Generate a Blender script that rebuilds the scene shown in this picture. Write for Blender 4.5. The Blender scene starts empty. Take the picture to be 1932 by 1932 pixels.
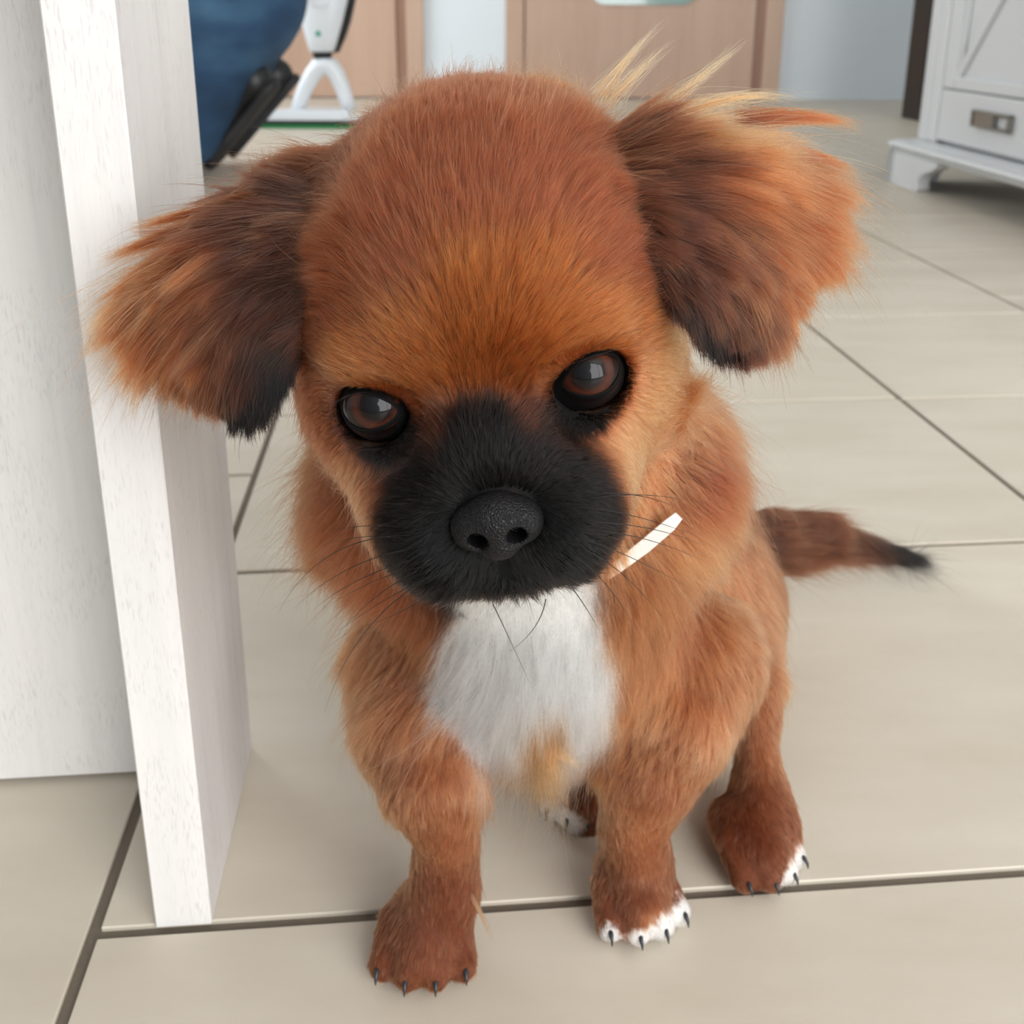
import bpy, math, random
import numpy as np
from mathutils import Vector, Matrix
from mathutils.bvhtree import BVHTree
from mathutils.kdtree import KDTree

random.seed(7)
rng = np.random.default_rng(7)
SC = bpy.context.scene
COL = SC.collection

# ------------------------------------------------------------------ camera
EYE = np.array([0.0, 0.0, 0.36])                    # phone held 36 cm above the floor
PITCH, ROLL, FPX, CX, CY = math.radians(17.48), math.radians(0.214), 1966.0, 966.0, 644.0
_f = np.array([0, math.cos(PITCH), -math.sin(PITCH)])
_u = np.array([0, math.sin(PITCH), math.cos(PITCH)])
_r = np.array([1.0, 0, 0])
RT = math.cos(ROLL) * _r + math.sin(ROLL) * _u
UP = -math.sin(ROLL) * _r + math.cos(ROLL) * _u
FW = _f
cam_d = bpy.data.cameras.new('camera')
cam = bpy.data.objects.new('camera', cam_d)
COL.objects.link(cam)
m = Matrix.Identity(4)
for i in range(3):
    m[i][0], m[i][1], m[i][2], m[i][3] = RT[i], UP[i], -FW[i], EYE[i]
cam.matrix_world = m
cam_d.sensor_width = 36
cam_d.lens = FPX / 1932 * 36
cam_d.shift_y = -(966 - CY) / 1932
cam_d.clip_start = 0.01
cam_d.dof.use_dof = True
cam_d.dof.focus_distance = 0.285
cam_d.dof.aperture_fstop = 22
SC.camera = cam

# ------------------------------------------------------------------ exposure, sky, window light
SC.view_settings.view_transform = 'Standard'
SC.view_settings.look = 'None'
SC.view_settings.gamma = 1
SC.view_settings.exposure = -0.13
SC.view_settings.use_curve_mapping = False
SC.cycles.max_bounces = 12; SC.cycles.glossy_bounces = 8; SC.cycles.transmission_bounces = 8; SC.cycles.diffuse_bounces = 3
SC.cycles.use_adaptive_sampling = True; SC.cycles.adaptive_threshold = 0.08
world = bpy.data.worlds.new('sky')
SC.world = world
world.use_nodes = True
world.node_tree.nodes['Background'].inputs[0].default_value = (0.80, 0.90, 1.0, 1)
world.node_tree.nodes['Background'].inputs[1].default_value = 1.5

def area(name, loc, rot, sx, sy, power, color):
    d = bpy.data.lights.new(name, 'AREA')
    d.shape = 'RECTANGLE'; d.size = sx; d.size_y = sy; d.energy = power; d.color = color
    o = bpy.data.objects.new(name, d); COL.objects.link(o)
    o.location = loc; o.rotation_euler = rot
    return o
# daylight entering by the rear window (behind the camera) and by an unseen left side window, placed to brighten the back wall
area('daylight_rear_window', (1.7, -1.83, 1.23), (math.radians(90), 0, 0), 2.6, 2.3, 150, (1.0, 0.99, 0.98))
area('daylight_side_window', (-2.75, 3.3, 1.5), (math.radians(90), 0, math.radians(-90)), 1.7, 1.5, 75, (0.9, 0.96, 1.0))

# ------------------------------------------------------------------ helpers
TILE_YAW = math.radians(4.95)
TU = np.array([math.cos(TILE_YAW), math.sin(TILE_YAW), 0])
TV = np.array([-math.sin(TILE_YAW), math.cos(TILE_YAW), 0])

def at(px, py, zc):
    """world point seen at photo position px, py at depth zc along the camera axis"""
    return EYE + zc * (FW + (px - CX) / FPX * RT - (py - CY) / FPX * UP)

def ray(px, py):
    d = FW + (px - CX) / FPX * RT - (py - CY) / FPX * UP
    return d / np.linalg.norm(d)

def uv(u, v, z=0.0):
    return u * TU + v * TV + np.array([0, 0, z])

def lin(r, g, b):
    c = np.array([r, g, b], float) / 255
    return np.where(c <= 0.04045, c / 12.92, ((c + 0.055) / 1.055) ** 2.4)

def sstep(a, b, x):
    t = np.clip((x - a) / (b - a), 0, 1)
    return t * t * (3 - 2 * t)

def new_mat(name):
    mt = bpy.data.materials.new(name); mt.use_nodes = True
    nt = mt.node_tree
    return mt, nt, nt.nodes['Principled BSDF']

def simple(name, rgb, rough=0.5, metal=0.0, bump=0.0, scale=40, vary=0.0):
    mt, nt, b = new_mat(name)
    c = tuple(lin(*rgb)) + (1,)
    b.inputs['Base Color'].default_value = c
    b.inputs['Roughness'].default_value = rough
    b.inputs['Metallic'].default_value = metal
    if bump or vary:
        tc = nt.nodes.new('ShaderNodeTexCoord'); nz = nt.nodes.new('ShaderNodeTexNoise')
        nz.inputs['Scale'].default_value = scale; nz.inputs['Detail'].default_value = 5
        nt.links.new(tc.outputs['Object'], nz.inputs['Vector'])
        if vary:
            mx = nt.nodes.new('ShaderNodeMix'); mx.data_type = 'RGBA'
            mx.inputs[6].default_value = tuple(x * (1 - vary) for x in c[:3]) + (1,)
            mx.inputs[7].default_value = tuple(min(1, x * (1 + vary)) for x in c[:3]) + (1,)
            nt.links.new(nz.outputs['Fac'], mx.inputs[0]); nt.links.new(mx.outputs[2], b.inputs['Base Color'])
        if bump:
            bp = nt.nodes.new('ShaderNodeBump'); bp.inputs['Strength'].default_value = bump
            bp.inputs['Distance'].default_value = 0.001
            nt.links.new(nz.outputs['Fac'], bp.inputs['Height']); nt.links.new(bp.outputs['Normal'], b.inputs['Normal'])
    return mt

def link(name, me, mat=None, parent=None, smooth=False, **props):
    o = bpy.data.objects.new(name, me); COL.objects.link(o)
    if mat is not None:
        for x in (mat if isinstance(mat, (list, tuple)) else [mat]):
            me.materials.append(x)
    if smooth and isinstance(me, bpy.types.Mesh):
        me.polygons.foreach_set('use_smooth', [True] * len(me.polygons))
    if parent is not None:
        o.parent = parent
    for k, v in props.items():
        o[k] = v
    return o

def empty(name, loc, **props):
    o = bpy.data.objects.new(name, None); COL.objects.link(o)
    o.location = loc; o.empty_display_size = 0.02
    for k, v in props.items():
        o[k] = v
    return o

class MB:
    """collects boxes, prisms and tubes into one mesh"""
    def __init__(s): s.v = []; s.f = []
    def add(s, v, f):
        n = len(s.v); s.v += [tuple(map(float, p)) for p in v]; s.f += [tuple(i + n for i in q) for q in f]
    def box(s, lo, hi, bev=0.0, axes=None, org=(0, 0, 0)):
        lo = np.array(lo, float); hi = np.array(hi, float)
        A = np.eye(3) if axes is None else np.array(axes)
        c, h = (lo + hi) / 2, (hi - lo) / 2
        b = min(bev, h.min() * 0.9)
        V, F = [], []
        if b <= 0:
            for k in range(8):
                V.append(c + h * [1 if k >> i & 1 else -1 for i in range(3)])
            F = [(0, 2, 3, 1), (4, 5, 7, 6), (0, 1, 5, 4), (2, 6, 7, 3), (0, 4, 6, 2), (1, 3, 7, 5)]
        else:
            idx = {}
            for k in range(8):
                sg = np.array([1 if k >> i & 1 else -1 for i in range(3)])
                for a in range(3):
                    p = h - b; p[a] = h[a]
                    idx[k, a] = len(V); V.append(c + sg * p)
            for a in range(3):
                o1, o2 = [(1, 2), (2, 0), (0, 1)][a]
                for sgn in (0, 1):
                    q = [sgn << a, sgn << a | 1 << o1, sgn << a | 1 << o1 | 1 << o2, sgn << a | 1 << o2]
                    if not sgn: q = q[::-1]
                    F.append(tuple(idx[k, a] for k in q))
            for a in range(3):
                o1, o2 = [(1, 2), (2, 0), (0, 1)][a]
                for s1 in (0, 1):
                    for s2 in (0, 1):
                        k0 = s1 << o1 | s2 << o2; k1 = k0 | 1 << a
                        q = [idx[k0, o1], idx[k1, o1], idx[k1, o2], idx[k0, o2]]
                        F.append(tuple(q if s1 != s2 else q[::-1]))
            for k in range(8):
                q = [idx[k, 0], idx[k, 1], idx[k, 2]]
                F.append(tuple(q if bin(k).count('1') % 2 else q[::-1]))
        V = [np.array(org) + A.T @ p for p in V]
        s.add(V, F); return s
    def prism(s, poly, axis_o, ax, ay, n, th):
        """polygon (list of 2d) extruded by th along n"""
        o, ax, ay, n = map(lambda q: np.array(q, float), (axis_o, ax, ay, n))
        k = len(poly)
        V = [o + ax * p[0] + ay * p[1] for p in poly] + [o + ax * p[0] + ay * p[1] + n * th for p in poly]
        F = [tuple(range(k))[::-1], tuple(range(k, 2 * k))] + [(i, (i + 1) % k, (i + 1) % k + k, i + k) for i in range(k)]
        s.add(V, F); return s
    def tube(s, pts, rad, n=10):
        pts = [np.array(p, float) for p in pts]
        rad = rad if hasattr(rad, '__len__') else [rad] * len(pts)
        V, F = [], []
        ref = np.array([0.13, 0.2, 0.97])
        for i, p in enumerate(pts):
            t = pts[min(i + 1, len(pts) - 1)] - pts[max(i - 1, 0)]; t /= np.linalg.norm(t)
            a = np.cross(t, ref); a /= np.linalg.norm(a) + 1e-9; b = np.cross(t, a)
            for k in range(n):
                w = 2 * math.pi * k / n
                V.append(p + rad[i] * (math.cos(w) * a + math.sin(w) * b))
        for i in range(len(pts) - 1):
            for k in range(n):
                F.append((i * n + k, (i + 1) * n + k, (i + 1) * n + (k + 1) % n, i * n + (k + 1) % n))
        F.append(tuple(range(n))); F.append(tuple(range((len(pts) - 1) * n, len(pts) * n))[::-1])
        s.add(V, F); return s
    def mesh(s, name):
        me = bpy.data.meshes.new(name); me.from_pydata(s.v, [], s.f); me.validate()
        import bmesh
        bm = bmesh.new(); bm.from_mesh(me); bmesh.ops.recalc_face_normals(bm, faces=bm.faces); bm.to_mesh(me); bm.free()
        return me

# ------------------------------------------------------------------ implicit surfaces
class SDF:
    def __init__(s, lo, hi, h):
        s.lo = np.array(lo, float); s.h = h
        s.n = np.ceil((np.array(hi) - s.lo) / h).astype(int) + 1
        s.ax = [s.lo[i] + h * np.arange(s.n[i]) for i in range(3)]
        s.F = np.full(tuple(s.n), 1.0, np.float32)
    def win(s, lo, hi, mg):
        sl = []
        for i in range(3):
            a = int(np.clip((lo[i] - mg - s.lo[i]) / s.h, 0, s.n[i])); b = int(np.clip((hi[i] + mg - s.lo[i]) / s.h + 1, 0, s.n[i]))
            sl.append(slice(a, b))
        P = np.meshgrid(*[s.ax[i][sl[i]].astype(np.float32) for i in range(3)], indexing='ij')
        return tuple(sl), P
    def comb(s, sl, d, k, op):
        F = s.F[sl]
        if op == 'add':
            h = np.maximum(k - np.abs(F - d), 0) / k
            s.F[sl] = np.minimum(F, d) - h * h * k * 0.25
        else:
            d = -d
            h = np.maximum(k - np.abs(F - d), 0) / k
            s.F[sl] = np.maximum(F, d) + h * h * k * 0.25
    def ell(s, c, r, k=0.01, M=None, op='add'):
        c = np.array(c); r = np.array(r, float) * np.ones(3); R = r.max()
        sl, (X, Y, Z) = s.win(c - R, c + R, max(2.2 * k, 3 * s.h))
        if X.size == 0: return
        X, Y, Z = X - c[0], Y - c[1], Z - c[2]
        if M is not None:
            X, Y, Z = [M[i][0] * X + M[i][1] * Y + M[i][2] * Z for i in range(3)]
        k0 = np.sqrt((X / r[0]) ** 2 + (Y / r[1]) ** 2 + (Z / r[2]) ** 2)
        k1 = np.sqrt((X / r[0] ** 2) ** 2 + (Y / r[1] ** 2) ** 2 + (Z / r[2] ** 2) ** 2) + 1e-9
        s.comb(sl, k0 * (k0 - 1) / k1, k, op)
    def cap(s, a, b, ra, rb, k=0.01, op='add'):
        a = np.array(a, float); b = np.array(b, float); R = max(ra, rb)
        sl, (X, Y, Z) = s.win(np.minimum(a, b) - R, np.maximum(a, b) + R, max(2.2 * k, 3 * s.h))
        if X.size == 0: return
        d = b - a; L = d @ d
        t = np.clip(((X - a[0]) * d[0] + (Y - a[1]) * d[1] + (Z - a[2]) * d[2]) / L, 0, 1)
        q = np.sqrt((X - a[0] - t * d[0]) ** 2 + (Y - a[1] - t * d[1]) ** 2 + (Z - a[2] - t * d[2]) ** 2)
        s.comb(sl, q - (ra + (rb - ra) * t), k, op)
    def chain(s, pts, k=0.01, kj=0.02, ks=0.002):
        """a limb: tapering segments, joined to each other without bulging and to the rest with kj"""
        C = np.array([p[0] for p in pts], float); R = np.array([p[1] for p in pts], float)
        sl, (X, Y, Z) = s.win((C - R[:, None]).min(0), (C + R[:, None]).max(0), max(2.2 * kj, 3 * s.h))
        if X.size == 0: return
        D_ = None
        for i in range(len(pts) - 1):
            a, d = C[i], C[i + 1] - C[i]; L = d @ d
            t = np.clip(((X - a[0]) * d[0] + (Y - a[1]) * d[1] + (Z - a[2]) * d[2]) / L, 0, 1)
            q = np.sqrt((X - a[0] - t * d[0]) ** 2 + (Y - a[1] - t * d[1]) ** 2 + (Z - a[2] - t * d[2]) ** 2) - (R[i] + (R[i + 1] - R[i]) * t)
            if D_ is None: D_ = q
            else:
                h = np.maximum(ks - np.abs(D_ - q), 0) / ks
                D_ = np.minimum(D_, q) - h * h * ks * 0.25
        s.comb(sl, D_, kj, 'add')
    def mesh(s, name, relax=2):
        """surface nets"""
        F = s.F; S = F < 0
        cnt = np.zeros(tuple(s.n - 1), np.int8)
        for dx in (0, 1):
            for dy in (0, 1):
                for dz in (0, 1):
                    cnt += S[dx:S.shape[0] - 1 + dx, dy:S.shape[1] - 1 + dy, dz:S.shape[2] - 1 + dz]
        cells = np.argwhere((cnt > 0) & (cnt < 8))
        idx = np.full(tuple(s.n - 1), -1, np.int64); idx[tuple(cells.T)] = np.arange(len(cells))
        acc = np.zeros((len(cells), 3)); w = np.zeros(len(cells))
        corners = [np.array([k >> 2 & 1, k >> 1 & 1, k & 1]) for k in range(8)]
        val = [F[tuple((cells + c).T)] for c in corners]
        for i in range(8):
            for j in range(i + 1, 8):
                if np.abs(corners[i] - corners[j]).sum() != 1: continue
                a, b = val[i], val[j]; mk = (a < 0) != (b < 0)
                t = a / np.where(mk, a - b, 1)
                p = corners[i] + t[:, None] * (corners[j] - corners[i])
                acc[mk] += p[mk]; w[mk] += 1
        V = (cells + acc / w[:, None]) * s.h + s.lo
        Q = []
        for ax in range(3):
            sh = [slice(None)] * 3; sh2 = [slice(None)] * 3
            sh[ax] = slice(0, -1); sh2[ax] = slice(1, None)
            A, B = S[tuple(sh)], S[tuple(sh2)]
            e = np.argwhere(A != B)
            o1, o2 = [(1, 2), (2, 0), (0, 1)][ax]
            ok = (e[:, o1] > 0) & (e[:, o2] > 0) & (e[:, o1] < s.n[o1] - 1) & (e[:, o2] < s.n[o2] - 1)
            e = e[ok]
            flip = A[tuple(e.T)]
            def ID(d1, d2):
                q = e.copy(); q[:, o1] -= d1; q[:, o2] -= d2
                return idx[tuple(q.T)]
            q = np.stack([ID(1, 1), ID(0, 1), ID(0, 0), ID(1, 0)], 1)
            q[~flip] = q[~flip][:, ::-1]
            Q.append(q)
        Q = np.concatenate(Q); Q = Q[(Q >= 0).all(1)]
        for _ in range(relax):
            acc = np.zeros_like(V); w = np.zeros(len(V))
            for k in range(4):
                a, b = Q[:, k], Q[:, (k + 1) % 4]
                for c in range(3):
                    acc[:, c] += np.bincount(a, V[b, c], len(V)) + np.bincount(b, V[a, c], len(V))
                w += np.bincount(a, minlength=len(V)) + np.bincount(b, minlength=len(V))
            V = V * 0.5 + 0.5 * acc / np.maximum(w, 1)[:, None]
        me = bpy.data.meshes.new(name)
        me.vertices.add(len(V)); me.vertices.foreach_set('co', V.ravel())
        me.loops.add(Q.size); me.loops.foreach_set('vertex_index', Q.ravel().astype(np.int32))
        me.polygons.add(len(Q))
        me.polygons.foreach_set('loop_start', np.arange(0, Q.size, 4, dtype=np.int32))
        me.update(calc_edges=True); me.validate()
        return me, V, Q

# ------------------------------------------------------------------ materials of the place
def wood_mat(name, base, dark, light, axis='z', scale=1.0, rough=0.5, specks=False):
    mt, nt, b = new_mat(name)
    tc = nt.nodes.new('ShaderNodeTexCoord'); mp = nt.nodes.new('ShaderNodeMapping')
    sc = {'z': (60, 60, 3.2), 'x': (3.2, 60, 60)}[axis]
    mp.inputs['Scale'].default_value = tuple(q * scale for q in sc)
    n1 = nt.nodes.new('ShaderNodeTexNoise'); n1.inputs['Scale'].default_value = 1.0; n1.inputs['Detail'].default_value = 8; n1.inputs['Distortion'].default_value = 1.0
    n2 = nt.nodes.new('ShaderNodeTexNoise'); n2.inputs['Scale'].default_value = 5.0; n2.inputs['Detail'].default_value = 6
    mp2 = nt.nodes.new('ShaderNodeMapping'); mp2.inputs['Scale'].default_value = tuple(q * scale * 0.16 for q in sc)
    n3 = nt.nodes.new('ShaderNodeTexNoise'); n3.inputs['Scale'].default_value = 1.0; n3.inputs['Detail'].default_value = 3; n3.inputs['Distortion'].default_value = 0.8
    r1 = nt.nodes.new('ShaderNodeValToRGB'); e = r1.color_ramp.elements
    e[0].position = 0.30; e[0].color = tuple(lin(*dark)) + (1,)
    e[1].position = 0.62; e[1].color = tuple(lin(*light)) + (1,)
    x = e.new(0.45); x.color = tuple(lin(*base)) + (1,)
    mx = nt.nodes.new('ShaderNodeMix'); mx.data_type = 'FLOAT'; mx.inputs[0].default_value = 0.35
    mx2 = nt.nodes.new('ShaderNodeMix'); mx2.data_type = 'FLOAT'; mx2.inputs[0].default_value = 0.4
    for n_, m_ in ((n1, mp), (n2, mp), (n3, mp2)):
        nt.links.new(m_.outputs[0], n_.inputs['Vector'])
    nt.links.new(tc.outputs['Object'], mp.inputs[0]); nt.links.new(tc.outputs['Object'], mp2.inputs[0])
    nt.links.new(n1.outputs['Fac'], mx.inputs[2]); nt.links.new(n2.outputs['Fac'], mx.inputs[3])
    nt.links.new(mx.outputs[0], mx2.inputs[2]); nt.links.new(n3.outputs['Fac'], mx2.inputs[3])
    nt.links.new(mx2.outputs[0], r1.inputs[0])
    if specks:
        mp4 = nt.nodes.new('ShaderNodeMapping'); mp4.inputs['Scale'].default_value = tuple(q * scale * 14 for q in sc) if axis == 'x' else (1500, 1500, 170)
        n4 = nt.nodes.new('ShaderNodeTexNoise'); n4.inputs['Scale'].default_value = 1.0; n4.inputs['Detail'].default_value = 3
        n5 = nt.nodes.new('ShaderNodeTexNoise'); n5.inputs['Scale'].default_value = 28.0; n5.inputs['Detail'].default_value = 4
        nt.links.new(tc.outputs['Object'], mp4.inputs[0]); nt.links.new(mp4.outputs[0], n4.inputs['Vector']); nt.links.new(tc.outputs['Object'], n5.inputs['Vector'])
        q1 = nt.nodes.new('ShaderNodeMapRange'); q1.inputs[1].default_value = 0.54; q1.inputs[2].default_value = 0.66; nt.links.new(n4.outputs['Fac'], q1.inputs[0])
        q2 = nt.nodes.new('ShaderNodeMapRange'); q2.inputs[1].default_value = 0.38; q2.inputs[2].default_value = 0.62; nt.links.new(n5.outputs['Fac'], q2.inputs[0])
        ml = nt.nodes.new('ShaderNodeMath'); ml.operation = 'MULTIPLY'; nt.links.new(q1.outputs[0], ml.inputs[0]); nt.links.new(q2.outputs[0], ml.inputs[1])
        ml2 = nt.nodes.new('ShaderNodeMath'); ml2.operation = 'MULTIPLY'; ml2.inputs[1].default_value = 0.40; nt.links.new(ml.outputs[0], ml2.inputs[0])
        mc = nt.nodes.new('ShaderNodeMix'); mc.data_type = 'RGBA'; mc.inputs[7].default_value = tuple(lin(172, 165, 166)) + (1,)
        nt.links.new(ml2.outputs[0], mc.inputs[0]); nt.links.new(r1.outputs[0], mc.inputs[6]); nt.links.new(mc.outputs[2], b.inputs['Base Color'])
    else:
        nt.links.new(r1.outputs[0], b.inputs['Base Color'])
    bp = nt.nodes.new('ShaderNodeBump'); bp.inputs['Strength'].default_value = 0.12; bp.inputs['Distance'].default_value = 0.0006
    nt.links.new(n2.outputs['Fac'], bp.inputs['Height']); nt.links.new(bp.outputs[0], b.inputs['Normal'])
    b.inputs['Roughness'].default_value = rough
    return mt

M_white_wood = wood_mat('whitewashed_wood', (218, 215, 213), (196, 191, 189), (226, 223, 219), specks=True)
M_door = wood_mat('beech_veneer', (196, 162, 140), (186, 150, 128), (204, 172, 150), scale=0.6, rough=0.45)
M_door_dark = wood_mat('beech_groove', (160, 122, 102), (150, 114, 94), (168, 130, 110), scale=0.6)
M_wall = simple('white_plaster', (233, 240, 245), 0.9, bump=0.08, scale=180)
M_ceil = simple('ceiling_paint', (240, 240, 238), 0.95)
M_lacquer = simple('white_lacquer', (228, 229, 230), 0.32, vary=0.02, scale=6)
M_dark = simple('dark_veneer', (34, 28, 26), 0.4, vary=0.15, scale=20)
M_plastic = simple('white_plastic', (226, 230, 234), 0.3)
M_black = simple('black_plastic', (20, 21, 23), 0.5)
M_steel = simple('brushed_steel', (150, 146, 140), 0.3, metal=1.0)
M_green = simple('green_plastic', (22, 120, 62), 0.4)
M_teal = simple('teal_plastic', (60, 150, 125), 0.4)

def tile_mat():
    mt, nt, b = new_mat('beige_stoneware')
    gm = nt.nodes.new('ShaderNodeNewGeometry'); oi = nt.nodes.new('ShaderNodeObjectInfo')
    n1 = nt.nodes.new('ShaderNodeTexNoise'); n1.inputs['Scale'].default_value = 9; n1.inputs['Detail'].default_value = 6; n1.inputs['Roughness'].default_value = 0.6
    mp = nt.nodes.new('ShaderNodeMapping'); mp.inputs['Scale'].default_value = (0.5, 1.6, 1)
    nt.links.new(gm.outputs['Position'], mp.inputs[0]); nt.links.new(mp.outputs[0], n1.inputs['Vector'])
    n2 = nt.nodes.new('ShaderNodeTexNoise'); n2.inputs['Scale'].default_value = 420; n2.inputs['Detail'].default_value = 2
    nt.links.new(gm.outputs['Position'], n2.inputs['Vector'])
    r = nt.nodes.new('ShaderNodeValToRGB'); e = r.color_ramp.elements
    e[0].position = 0.3; e[0].color = tuple(lin(196, 185, 168)) + (1,)
    e[1].position = 0.7; e[1].color = tuple(lin(209, 200, 185)) + (1,)
    nt.links.new(n1.outputs['Fac'], r.inputs[0])
    hs = nt.nodes.new('ShaderNodeHueSaturation')
    mr = nt.nodes.new('ShaderNodeMapRange'); mr.inputs[3].default_value = 0.97; mr.inputs[4].default_value = 1.03
    nt.links.new(oi.outputs['Random'], mr.inputs[0]); nt.links.new(mr.outputs[0], hs.inputs['Value'])
    nt.links.new(r.outputs[0], hs.inputs['Color']); nt.links.new(hs.outputs[0], b.inputs['Base Color'])
    bp = nt.nodes.new('ShaderNodeBump'); bp.inputs['Strength'].default_value = 0.15; bp.inputs['Distance'].default_value = 0.0004
    nt.links.new(n2.outputs['Fac'], bp.inputs['Height']); nt.links.new(bp.outputs[0], b.inputs['Normal'])
    b.inputs['Roughness'].default_value = 0.42
    b.inputs['Specular IOR Level'].default_value = 0.4
    return mt
M_tile = tile_mat()
M_grout = simple('grey_brown_grout', (112, 102, 90), 0.95, bump=0.4, scale=600, vary=0.08)

# ------------------------------------------------------------------ room shell
S = 0.36
fl = MB().box((-2.9, -1.9, -0.10), (4.2, 6.0, -0.0022)).mesh('floor')
floor = link('floor', fl, M_grout, kind='structure')
GW = 0.0052
cols = [(-3.75, -2.07, 0.30), (-2.07, -0.393, 0.60), (-0.393, 1.287, 0.965), (1.287, 2.122, 2.56), (2.122, 3.80, 0.35), (3.80, 5.48, 0.75), (5.48, 7.16, 0.2), (7.16, 8.9, 0.4)]
tile_cache = {}
for (u0, u1, off) in cols:
    step = 0.803
    k0 = int(math.floor((-3.6 - off) / step))
    for k in range(k0, 20):
        v0 = off + k * step
        if v0 * S < -1.2 or (v0 + step) * S > 5.1: continue
        w, d = (u1 - u0) * S - GW, step * S - GW
        key = round(w, 4)
        if key not in tile_cache:
            tile_cache[key] = MB().box((0, 0, -0.008), (w, d, 0.0), bev=0.0005).mesh('tile')
            tile_cache[key].materials.append(M_tile)
        o = link('tile', tile_cache[key], None, floor)
        o.location = uv(u0 * S + GW / 2, v0 * S + GW / 2)
        o.rotation_euler = (0, 0, TILE_YAW)

ROOM_X0, ROOM_X1, ROOM_Y0, ROOM_Y1, ROOM_Z = -2.7, 4.0, -1.8, 4.72, 2.5
b = MB().box((ROOM_X0 - 0.1, ROOM_Y1, -0.05), (ROOM_X1 + 0.1, ROOM_Y1 + 0.12, ROOM_Z))
link('wall_back', b.mesh('wall_back'), M_wall, kind='structure')
b = MB()
b.box((ROOM_X1, ROOM_Y0, -0.05), (ROOM_X1 + 0.12, ROOM_Y1, ROOM_Z))
link('wall_right', b.mesh('wall_right'), M_wall, kind='structure')
b = MB()   # left wall with a window opening
wy0, wy1, wz0, wz1 = 2.45, 4.15, 0.75, 2.25
b.box((ROOM_X0 - 0.12, ROOM_Y0, -0.05), (ROOM_X0, wy0, ROOM_Z)).box((ROOM_X0 - 0.12, wy1, -0.05), (ROOM_X0, ROOM_Y1, ROOM_Z))
b.box((ROOM_X0 - 0.12, wy0, -0.05), (ROOM_X0, wy1, wz0)).box((ROOM_X0 - 0.12, wy0, wz1), (ROOM_X0, wy1, ROOM_Z))
link('wall_left', b.mesh('wall_left'), M_wall, kind='structure')
b = MB()   # rear wall with the window behind the camera
rx0, rx1, rz0, rz1 = 0.40, 3.00, 0.05, 2.4
b.box((ROOM_X0 - 0.1, ROOM_Y0 - 0.12, -0.05), (rx0, ROOM_Y0, ROOM_Z)).box((rx1, ROOM_Y0 - 0.12, -0.05), (ROOM_X1 + 0.1, ROOM_Y0, ROOM_Z))
b.box((rx0, ROOM_Y0 - 0.12, -0.05), (rx1, ROOM_Y0, rz0)).box((rx0, ROOM_Y0 - 0.12, rz1), (rx1, ROOM_Y0, ROOM_Z))
link('wall_rear', b.mesh('wall_rear'), M_wall, kind='structure')
link('ceiling', MB().box((ROOM_X0 - 0.1, ROOM_Y0 - 0.1, ROOM_Z), (ROOM_X1 + 0.1, ROOM_Y1 + 0.1, ROOM_Z + 0.1)).mesh('ceiling'), M_ceil, kind='structure')
b = MB()
for x in (rx0, (rx0 + rx1) / 2 - 0.03, rx1 - 0.06):
    b.box((x, ROOM_Y0 - 0.02, rz0), (x + 0.06, ROOM_Y0 + 0.03, rz1), 0.004)
for z in (rz0, rz1 - 0.06):
    b.box((rx0, ROOM_Y0 - 0.02, z), (rx1, ROOM_Y0 + 0.03, z + 0.06), 0.004)
link('window_1', b.mesh('window_frame'), M_lacquer, kind='structure')
b = MB()
for y in (wy0, (wy0 + wy1) / 2 - 0.03, wy1 - 0.06):
    b.box((ROOM_X0 - 0.03, y, wz0), (ROOM_X0 + 0.02, y + 0.06, wz1), 0.004)
for z in (wz0, wz1 - 0.06):
    b.box((ROOM_X0 - 0.03, wy0, z), (ROOM_X0 + 0.02, wy1, z + 0.06), 0.004)
link('window_2', b.mesh('window_frame'), M_lacquer, kind='structure')

# interior doors in the back wall (beech veneer)
def bx(px):  # x on the back wall for a photo column near the top edge
    d = ray(px, 60); return d[0] / d[1] * ROOM_Y1
def door(n, px0, px1, glass):
    x0, x1 = bx(px0), bx(px1)
    Y = ROOM_Y1
    root = empty('door_%d' % n, ((x0 + x1) / 2, Y, 0), kind='structure')
    def part(nm, lo, hi, mt, bev=0.003):
        o = link(nm, MB().box(np.array(lo) - root.location, np.array(hi) - root.location, bev).mesh(nm), mt, root); return o
    fw = 0.075
    part('door_frame_side', (x0, Y - 0.03, 0), (x0 + fw, Y, 2.08), M_door)
    part('door_frame_side', (x1 - fw, Y - 0.03, 0), (x1, Y, 2.08), M_door)
    part('door_frame_head', (x0, Y - 0.031, 2.02), (x1, Y, 2.10), M_door)
    part('rebate', (x0 + fw - 0.004, Y - 0.008, 0.004), (x1 - fw + 0.004, Y - 0.002, 2.03), M_door_dark, 0)
    lf = part('door_leaf', (x0 + fw + 0.004, Y - 0.022, 0.006), (x1 - fw - 0.045, Y - 0.009, 2.02), M_door)
    return root, x0 + fw, x1 - fw
d1, _, _ = door(1, 330, 800, False)
d2, gx0, gx1 = door(2, 955, 1474, True)
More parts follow.
